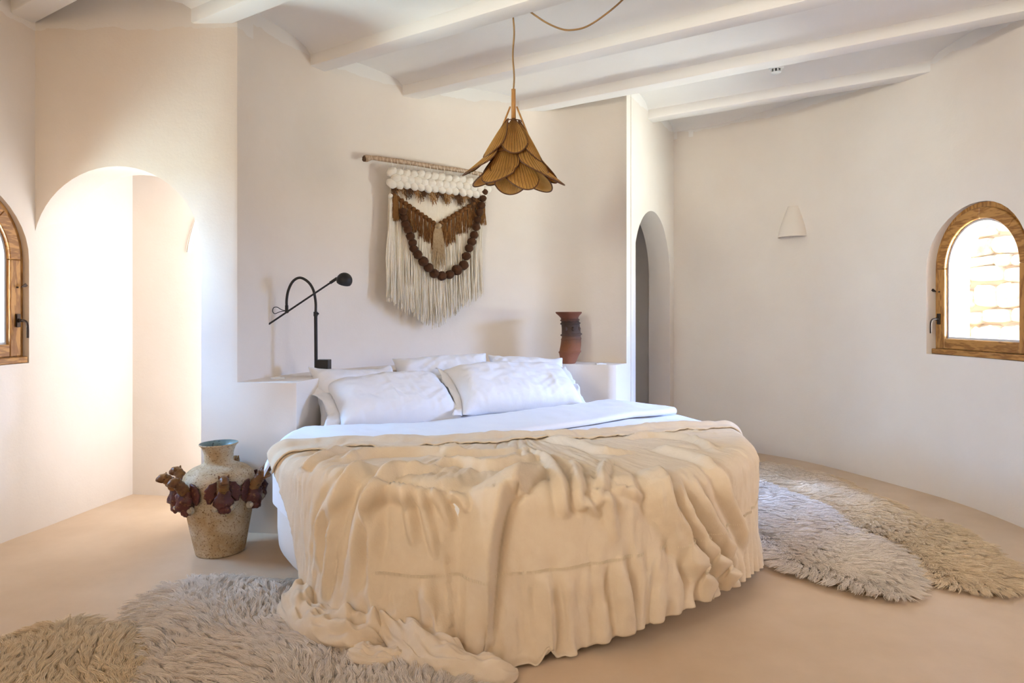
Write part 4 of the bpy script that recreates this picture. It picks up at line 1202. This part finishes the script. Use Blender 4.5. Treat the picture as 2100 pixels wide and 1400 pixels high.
m = MB(); m.tube([lp(551, 669, -.065), lp(690, 577, -.085)], 0.0062, 12); fl_(m.build('balance_arm', M_BLACK, sharp=40))
m = MB(); m.tube([lp(518, 692, -.06), lp(552, 669, -.065)], 0.0185, 18); fl_(m.build('counterweight', M_BLACK, sharp=40))
m = MB(); m.tube([lp(684, 581, -.085), lp(698, 571.5, -.085)], 0.010, 12); fl_(m.build('arm_sleeve', M_BLACK, sharp=40))
# head: hollow globe cut open at the lower right
hb = MB(); prof = [(0.0, 0.052)] + [(0.052 * math.sin(q), 0.052 * math.cos(q)) for q in [R_(10 + i * 9.5) for i in range(12)]]
e_ = prof[-1]; prof += [(e_[0] - 0.004, e_[1]), (0.040, -0.005), (0.030, 0.02), (0.0, 0.028)]
hb.lathe(prof, 28)
Mh = Matrix.Rotation(R_(18), 4, 'Y') @ Matrix.Rotation(R_(20), 4, 'X')
hc_ = lp(713, 576, -.09); hb.v = [tuple(Mh @ Vector(v_) + hc_) for v_ in hb.v]; hd = fl_(hb.build('lamp_head', M_BLACK, sharp=60))
lb = MB(); lb.ball(hc_ + Mh @ Vector((0, 0, -0.008)), 0.018, 12, 8); fl_(lb.build('bulb', mat('frosted_bulb', (0.5, 0.5, 0.5), 0.3), None, True))
m = MB(); m.tube(catmull([lp(594, 637, -.062), lp(580, 639, -.055), lp(569, 643, -.05), lp(564.5, 638, -.05), (lp(567, 631, -.055)), lp(575, 630, -.06), lp(584, 635, -.062), lp(594, 637, -.065)], 6), 0.0026, 8); fl_(m.build('cable_loop', M_BLACK, None, True))

# small white switch plates lying on the shelf
def switch(x, y, ang, label):
    r = tag(empty('switch_plate', (x, y, 0.919)), label, 'switch', 'white switch plates set in the niche shelf')
    m = MB(); m.box((0, 0, 0.004), (0.085, 0.05, 0.008), Matrix.Rotation(ang, 3, 'Z')); bevel(m.build('plate', M_WHITE, r), 0.002, 1)
    m = MB(); m.box((0, 0, 0.009), (0.034, 0.024, 0.006), Matrix.Rotation(ang, 3, 'Z')); bevel(m.build('rocker', M_WHITE, r), 0.0015, 1)
switch(-1.52, 4.43, R_(20), 'white switch plate on the shelf at the foot of the black reading lamp')
switch(0.735, 5.66, R_(10), 'white switch plate on the shelf right of the terracotta pot')
# ------------------------------------------------------------------ woven wall hanging
Lp = Vector((-1.17, 5.30, 0)); hd_ = Vector((0.815, 0.58, 0)).normalized(); hn = Vector((hd_.y, -hd_.x, 0))   # hn towards the room
def H(px, py, off=0.0):
    n = Vector((-hd_.y, hd_.x, 0)); r = Vector(((px - 1050) / 1400, 1, 0))
    t = n.dot(Lp) / n.dot(r); p = r * t
    k = 1 - off / t if off else 1
    z = 1.35 + (640 - py) * t / 1400
    return Vector((p.x, p.y, z)) + hn * off
HK = 0.0041
org = H(893, 345)
hang = tag(empty('wall_hanging', org), 'woven wool hanging with brown tassels, felt balls and cream fringe on a driftwood stick', 'wall hanging')
offh = Matrix.Translation(-org)
def fh(o, par=None):
    o.parent = par or hang
    o.matrix_parent_inverse = offh if par is None else Matrix.Identity(4)
    return o
M_DRIFT = wood('driftwood', (0.30, 0.19, 0.11), (0.52, 0.38, 0.26), (2, 2, 2))
M_CREAM = fabric('cream_wool', (0.80, 0.71, 0.57), (0.84, 0.76, 0.64), 120, 0.4, 20, 0.3, 0.4)
M_ROVING = fabric('wool_roving', (0.80, 0.73, 0.62), (0.84, 0.78, 0.68), 90, 0.5, 30, 0.3, 0.3)
M_BROWN = fabric('brown_yarn', (0.135, 0.055, 0.018), (0.20, 0.09, 0.03), 200, 0.4, 60, 0.0, 0.4)
M_OCHRE = fabric('ochre_yarn', (0.24, 0.11, 0.035), (0.33, 0.17, 0.06), 200, 0.4, 60, 0.0, 0.4)
M_FELT = fabric('brown_felt', (0.060, 0.024, 0.010), (0.085, 0.036, 0.014), 150, 0.3, 40, 0.05, 0.5)
M_FUR = fabric('dark_fur', (0.045, 0.022, 0.012), (0.13, 0.065, 0.028), 100, 0.5, 25, 0.0, 0.5)
M_TANY = fabric('tan_wool', (0.40, 0.27, 0.14), (0.52, 0.38, 0.22), 150, 0.5, 40, 0.3, 0.5)
stick = catmull([H(744, 327, .035), H(762, 325, .03), H(800, 330, .03), H(850, 337, .03), H(900, 345, .03), H(950, 352, .03), H(1000, 362, .03)], 5)
m = MB(); m.tube(stick, [0.020 * (1 + 0.22 * noise.noise(Vector((i * 0.3, 0, 0)))) * (1.25 if i < 4 else 1) * (0.85 if i > 24 else 1) for i in range(len(stick))], 12); fh(m.build('driftwood_stick', M_DRIFT, sharp=70))
m = MB(); m.ball(H(744, 327, .035), (0.020, 0.020, 0.024), 10, 8, bump=0.4); fh(m.build('knot_end', mat('burnt_wood', (0.10, 0.055, 0.03), 0.9), None, True))
stick_y = lambda x: 325 + (x - 760) * 0.152
for x in (796, 808, 821, 834, 848, 862, 875, 889, 903, 917, 930, 944, 958, 972):   # lashing loops
    y = stick_y(x); mb = MB()
    pts = []
    for i in range(13):
        a = 2 * PI * i / 12; pts.append(H(x + 1.5 * math.sin(a), y + 6 + 9.5 * math.cos(a), .032 + 0.024 * math.sin(a)))
    mb.tube(pts, 0.0022, 5, cap=False); fh(mb.build('lashing', M_CREAM))
# braid of thick roving
rb = random.Random(3); x = 799; i = 0
top = lambda x: 346 + (x - 797) * 0.125
while x < 990:
    for row, (dx, dy) in enumerate(((0, 8), (7, 20), (0, 31))):
        xx, yy = x + dx + rb.uniform(-1, 1), top(x + dx) + dy + rb.uniform(-1.5, 1.5)
        ang_ = (-0.6, 0.0, 0.65)[row] + rb.uniform(-0.15, 0.15)
        Mx = Matrix((hd_, hn, Vector((0, 0, 1)))).transposed() @ Matrix.Rotation(ang_, 3, 'Y')
        mb = MB(); mb.ball(H(xx, yy, 0.045 + 0.012 * (row == 1)), (0.047, 0.034, 0.034), 14, 10, Mx, bump=0.12, seed=i * 1.3)
        fh(mb.build('braid_lobe', M_ROVING, None, True)); i += 1
    x += 14.2
# woven panel: V-shaped, with warp ribs
vy_ = lambda x: (398 + (x - 800) * (462 - 398) / 93) if x < 893 else (462 - (x - 893) * (462 - 408) / 90)
vs = []; fs = []; xs = np.linspace(799, 983, 124)
for i, x in enumerate(xs):
    for k in range(9):
        t = k / 8; y = (top(x) + 26) * (1 - t) + (vy_(x) + 3) * t
        vs.append(H(x, y, 0.012 + 0.0022 * (i % 2)))
for i in range(len(xs) - 1):
    for k in range(8): a = i * 9 + k; fs.append((a, a + 1, a + 10, a + 9))
o = mesh_obj('woven_panel', vs, fs, M_CREAM); mo = o.modifiers.new('t', 'SOLIDIFY'); mo.thickness = 0.006; bake(o); fh(o)
# dark fur trim below the braid
def strand(mb, x0, y0, x1, y1, r, off0, off1, wig=1.0, n=7, sides=4, sd=0):
    pts = []
    for i in range(n):
        t = i / (n - 1)
        pts.append(H(x0 + (x1 - x0) * t + wig * noise.noise(Vector((t * 2.5, sd, 0))), y0 + (y1 - y0) * t, off0 + (off1 - off0) * t + 0.006 * noise.noise(Vector((t * 3, sd, 7)))))
    mb.tube(pts, [r * (1 - 0.35 * (i / (n - 1)) ** 2) for i in range(n)], sides)
fur = [MB(), MB(), MB()]
for k in range(950):
    x = rb.uniform(797, 984); y = top(x) + 30 + rb.uniform(0, 6)
    ln_ = rb.uniform(15, 30) * (0.75 + 0.35 * math.sin(x * 0.23)); sel = 0 if math.sin(x * 0.19 + 1) + rb.uniform(-.8, .8) > -0.25 else (1 if rb.random() < 0.75 else 2)
    strand(fur[sel], x, y, x + rb.uniform(1, 8), y + ln_, 0.0024, 0.040, 0.045, 3, 5, 3, k)
for mb, mm in zip(fur, (M_FUR, M_OCHRE, M_TANY)): tag(fh(mb.build('fur_trim', mm)), kind='stuff')
# knotted brown tassels along the V
knots = [(803 + i * 8.2, 0) for i in range(11)] + [(901 + i * 8.2, 0) for i in range(10)]
for q, (x, _) in enumerate(knots):
    y = vy_(x) + 1
    mb = MB(); mb.ball(H(x, y, 0.030), (0.024, 0.020, 0.019), 10, 8, bump=0.25, seed=q); kn = fh(mb.build('yarn_knot', M_BROWN, None, True))
    cnt = 20; ta = MB(); tb = MB(); L_ = 44 + rb.uniform(-4, 5) + (6 if 860 < x < 930 else 0)
    for s in range(cnt):
        dx = rb.uniform(-4.2, 4.2)
        strand(ta if rb.random() < 0.6 else tb, x + dx * 0.5, y + 3, x + dx * 1.15 + rb.uniform(-1.5, 1.5), y + L_ + rb.uniform(-5, 3), 0.0036, 0.028 + rb.uniform(0, .008), 0.022 + rb.uniform(0, .022), 2.5, 7, 4, s + q * 30)
    tas = fh(ta.build('tassel', M_BROWN))
    o = tb.build('tassel_yarn', M_OCHRE); o.parent = tas
# heavy first tassel at the left and last at the right
for (x, y, l_) in ((806, 400, 52), (985, 418, 42)):
    ta = MB()
    for s in range(40): 
        dx = rb.uniform(-6, 6); strand(ta, x + dx * 0.35, y, x + dx, y + l_ + rb.uniform(-4, 4), 0.0036, 0.045, 0.045 + rb.uniform(-.012, .014), 2, 7, 4, s)
    fh(ta.build('tassel', M_OCHRE))
# centre tassel
mb = MB(); mb.ball(H(893, 464, 0.045), (0.030, 0.026, 0.024), 12, 8, bump=0.2); fh(mb.build('centre_knot', M_TANY, None, True))
ta = MB()
for s in range(110):
    dx = rb.uniform(-1, 1); strand(ta, 893 + dx * 6, 468, 894 + dx * (10 + 7 * rb.random()), 520 + rb.uniform(-8, 34), 0.0028, 0.045, 0.040 + rb.uniform(-.015, .015), 4, 8, 3, s)
fh(ta.build('centre_tassel', M_TANY))
# garland of felt balls
BE = [(985, 396, 7.5), (982, 409, 7.5), (979, 423, 8.5), (975, 437, 8.5), (971, 452, 8), (968, 467, 9), (964, 483, 9), (959, 497, 9.5), (953.5, 510, 9), (948, 526, 9.5), (942.5, 544.5, 10.5), (928.5, 554.5, 11.5), (914, 563.5, 9.5), (898, 566.5, 10), (882.5, 561.5, 10), (870.5, 549, 10), (860, 536.5, 10.5), (849, 523, 9.5), (841, 511, 8.5), (838.5, 499, 8.5), (834, 486, 9), (829, 472, 9), (824, 461, 8.5), (821, 448, 7.5), (819, 436, 8)]
for q, (x, y, r) in enumerate(BE):
    t_ = H(x, y).y * 0 + H(x, y).length / H(x, y).length
    sc = (H(x + 1, y) - H(x, y)).length * 0.9
    rr = r * 0.0041
    mb = MB(); mb.ball(H(x, y, 0.066), (rr, rr * 0.92, rr * 0.94), 16, 12, bump=0.12, seed=q * 2.3)
    fh(mb.build('felt_ball', M_FELT, None, True))
# cream fringe
yb = lambda x: (612 + (x - 790) * 0.62) if x < 888 else (673 - (x - 888) * 0.74)
fr1, fr2 = MB(), MB()
for k in range(300):
    x = 795 + (k / 300) * 190 + rb.uniform(-1.5, 1.5)
    y0 = max(vy_(x) + 2, 400) 
    xb = x + (x - 893) * 0.015 + rb.uniform(-2, 2) - (5 if x < 805 else 0)
    thick = rb.random() < 0.35
    strand(fr1 if rb.random() < 0.7 else fr2, x, y0, xb, yb(x) + rb.uniform(-16, 6), 0.0062 if thick else 0.0036, 0.010 + rb.uniform(0, .012), 0.018 + rb.uniform(0, .04), 5, 9, 5, k)
tag(fh(fr1.build('cream_fringe', M_CREAM)), kind='stuff')
tag(fh(fr2.build('cream_fringe', fabric('sand_wool', (0.62, 0.53, 0.38), (0.70, 0.61, 0.47), 120, 0.4, 20))), kind='stuff')
ta = MB()
for s in range(34):
    dx = rb.uniform(-1, 1); strand(ta, 799 + dx * 1.5, 402, 797 + dx * 9, 612 + 8 * dx + rb.uniform(-8, 5), 0.005, 0.03, 0.03 + rb.uniform(-.01, .025), 4, 9, 5, s)
fh(ta.build('side_tassel', M_ROVING))
mb = MB(); mb.ball(H(797, 403, 0.035), (0.018, 0.016, 0.020), 10, 8, bump=0.4); fh(mb.build('side_knot', M_ROVING, None, True))

# ------------------------------------------------------------------ pendant lamp of palm-leaf petals
PX, PY = 0.009, 4.14; PK = PY / 1400
pz = lambda y: 1.35 + (640 - y) * PK
pend = tag(empty('pendant_lamp', (PX, PY, pz(245))), 'golden palm-leaf pendant lamp shaped like an upturned flower, hanging on a cord', 'pendant lamp')
offp = Matrix.Translation((-PX, -PY, -pz(245)))
def fp(o, par=None): 
    o.parent = par or pend; o.matrix_parent_inverse = offp if par is None else Matrix.Identity(4); return o
M_PALM = bpy.data.materials.new('palm_leaf'); M_PALM.use_nodes = True
b_ = B(M_PALM); b_.inputs['Roughness'].default_value = 0.55; b_.inputs['Specular IOR Level'].default_value = 0.3
v = coords(M_PALM); L(M_PALM, ramp(M_PALM, noisetex(M_PALM, v, 22, 4, 0.6), [(0.3, (0.60, 0.35, 0.09)), (0.7, (0.76, 0.50, 0.18))]), b_.inputs['Base Color'])
tr = N(M_PALM, 'ShaderNodeBsdfTranslucent'); tr.inputs[0].default_value = (0.75, 0.45, 0.14, 1)
mx = N(M_PALM, 'ShaderNodeMixShader'); mx.inputs[0].default_value = 0.38
outn = [n for n in M_PALM.node_tree.nodes if n.type == 'OUTPUT_MATERIAL'][0]
L(M_PALM, b_.outputs[0], mx.inputs[1]); L(M_PALM, tr.outputs[0], mx.inputs[2]); L(M_PALM, mx.outputs[0], outn.inputs[0])
M_RIM = mat('dark_cane', (0.13, 0.055, 0.02), 0.5)
M_CANE = wood('cane', (0.42, 0.19, 0.05), (0.60, 0.32, 0.10), (3, 3, 1))
M_CORD = mat('jute_cord', (0.36, 0.22, 0.10), 0.8)
def cone(phi, rad, z): return Vector((PX + rad * math.cos(phi), PY + rad * math.sin(phi), z))
def petal(phi0, y0, y1, r0, r1, half, flare, off, twist=0.0):
    """fan blade lying on a flared cone: apex at y0/r0, round end at y1/r1 (photograph rows)"""
    NT_, NW = 14, 44
    apex = 0.10
    # outline in blade coordinates: t along, w across (-1..1)
    def pt(t, w, o_=0.0):
        wd = (0.16 + 0.84 * math.sin(min(t, 1) * PI * 0.56) ** 0.9)
        ang = w * half * wd
        tt = t * (1 - 0.30 * w * w)                # rounded end
        rad = r0 + (r1 - r0) * tt ** flare
        tw = twist * tt
        return cone(phi0 + ang / (0.55 + 0.6 * tt) * 0.9 + tw, rad + off + o_ - 0.010 * w * w * 0, pz(y0) + (pz(y1) - pz(y0)) * tt - 0.0 + o_)
    vs = []; fs = []
    for i in range(NT_ + 1):
        t = i / NT_
        for k in range(NW + 1):
            w = 2 * k / NW - 1
            vs.append(pt(t, w, 0.0022 * (1 if k % 2 else -1) * min(1, t * 3, (1 - t) * 9)))
    for i in range(NT_):
        for k in range(NW): a = i * (NW + 1) + k; fs.append((a, a + 1, a + NW + 2, a + NW + 1))
    o = mesh_obj('petal', vs, fs, M_PALM); mo = o.modifiers.new('t', 'SOLIDIFY'); mo.thickness = 0.0018; bake(o); fp(o)
    rim = [pt(i / 10, -1) for i in range(11)] + [pt(1, -1 + 2 * k / 24) for k in range(1, 24)] + [pt(1 - i / 10, 1) for i in range(11)]
    mb = MB(); mb.tube(rim, 0.0042, 6); r = mb.build('petal_rim', M_RIM, None, True); r.parent = o
    rb_ = MB()
    for k in range(1, 22, 2):
        w = 2 * k / 22 - 1; rb_.tube([pt(t / 5, w, 0.0025) for t in range(6)], 0.0010, 4)
    r = rb_.build('petal_ribs', M_RIM, None); r.parent = o
# azimuth: -90 faces the camera
for ph, y0, y1, r0, r1 in ((-88, 246, 328, 0.014, 0.160), (-150, 246, 330, 0.030, 0.185), (150, 250, 322, 0.03, 0.17), (30, 250, 330, 0.03, 0.17), (90, 250, 330, 0.03, 0.17), (-30, 250, 338, 0.035, 0.180)):
    petal(R_(ph), y0, y1, r0, r1, 0.66, 0.92, 0.020 if ph == -88 else (0.010 if ph == -150 else 0.004))
for ph, y0, y1, r0, r1 in ((-112, 296, 376, 0.095, 0.215), (-160, 296, 366, 0.10, 0.32), (-45, 296, 368, 0.10, 0.255), (15, 296, 370, 0.10, 0.28), (75, 300, 370, 0.09, 0.24), (130, 300, 368, 0.09, 0.25)):
    petal(R_(ph), y0, y1, r0, r1, 0.60, 1.15, -0.004)
for ph, y0, y1, r0, r1 in ((-122, 322, 388, 0.11, 0.275), (-72, 314, 403, 0.10, 0.265), (-22, 322, 386, 0.12, 0.335), (35, 326, 384, 0.10, 0.29), (95, 326, 384, 0.10, 0.27), (165, 326, 378, 0.10, 0.27)):
    petal(R_(ph), y0, y1, r0, r1, 0.60, 1.1, -0.016)
mb = MB(); mb.tube([(PX, PY, pz(183)), (PX, PY, pz(245))], [0.013, 0.014], 16); fp(mb.build('cane_handle', M_CANE, None, True))
for ph in (-172, -8, 85):
    a = R_(ph); mb = MB(); mb.tube([Vector((PX + 0.020 * math.cos(a), PY + 0.020 * math.sin(a), pz(219))), cone(a, 0.055, pz(249)), cone(a, 0.135, pz(318))], 0.0055, 8); fp(mb.build('strut', M_CANE, None, True))
for rr_, yy in ((0.048, 249), (0.13, 318)):
    mb = MB(); mb.tube([cone(2 * PI * i / 32, rr_, pz(yy)) for i in range(33)], 0.003, 6, cap=False)
    fp(mb.build('inner_hoop', M_RIM, None, True))
mb = MB(); mb.tube([(PX, PY, pz(245)), (PX, PY, pz(300))], 0.016, 12); fp(mb.build('bulb_socket', M_WHITE, None, True))
M_BULB = mat('clear_bulb', (0.85, 0.88, 0.95), 0.08, 0.6)
mb = MB(); mb.lathe([(0.012, pz(300)), (0.016, pz(312)), (0.030, pz(328)), (0.036, pz(340)), (0.033, pz(350)), (0.018, pz(357)), (0, pz(359))], 20, (PX, PY, 0)); fp(mb.build('bulb', M_BULB, None, True))
mb = MB()
pts = [Vector((PX + 0.004 * math.sin(i * 0.5) - 0.0 * i, PY, pz(183) + (ZB + 0.01 - pz(183)) * i / 20)) for i in range(21)]
mb.tube(pts, 0.0052, 8); fp(mb.build('cord', M_CORD, None, True))
sw = catmull([Vector((0.111, 4.085, ZB + 0.015)), Vector((0.20, 4.085, 3.085)), Vector((0.29, 4.085, 3.045)), Vector((0.36, 4.085, 3.038)), Vector((0.45, 4.085, 3.06)), Vector((0.56, 4.08, 3.13)), Vector((0.66, 4.06, 3.21)), Vector((0.72, 4.04, 3.29))], 6)
mb = MB(); mb.tube(sw, 0.0056, 8); fp(mb.build('swagged_cord', M_CORD, None, True))

# small white detector on the ceiling
c_ = Vector((2.02, 5.22, 3.22))
det = tag(empty('ceiling_detector', c_), 'small round white detector on the ceiling between two beams at the right', 'detector')
mb = MB(); mb.lathe([(0, 0.08), (0.055, 0.08), (0.055, -0.004), (0.05, -0.012), (0.034, -0.014)], 28); mb.build('mount', M_WHITE, det, sharp=40)
for k in range(8):
    a = 2 * PI * k / 8; mb = MB(); mb.box((0.034 * math.cos(a), 0.034 * math.sin(a), -0.024), (0.005, 0.010, 0.024), Matrix.Rotation(a, 3, 'Z')); mb.build('vane', M_WHITE, det)
mb = MB(); mb.lathe([(0, -0.034), (0.034, -0.034), (0.036, -0.038), (0.025, -0.046), (0, -0.048)], 24); mb.build('cap', M_WHITE, det, sharp=40)
scene.frame_set(1)
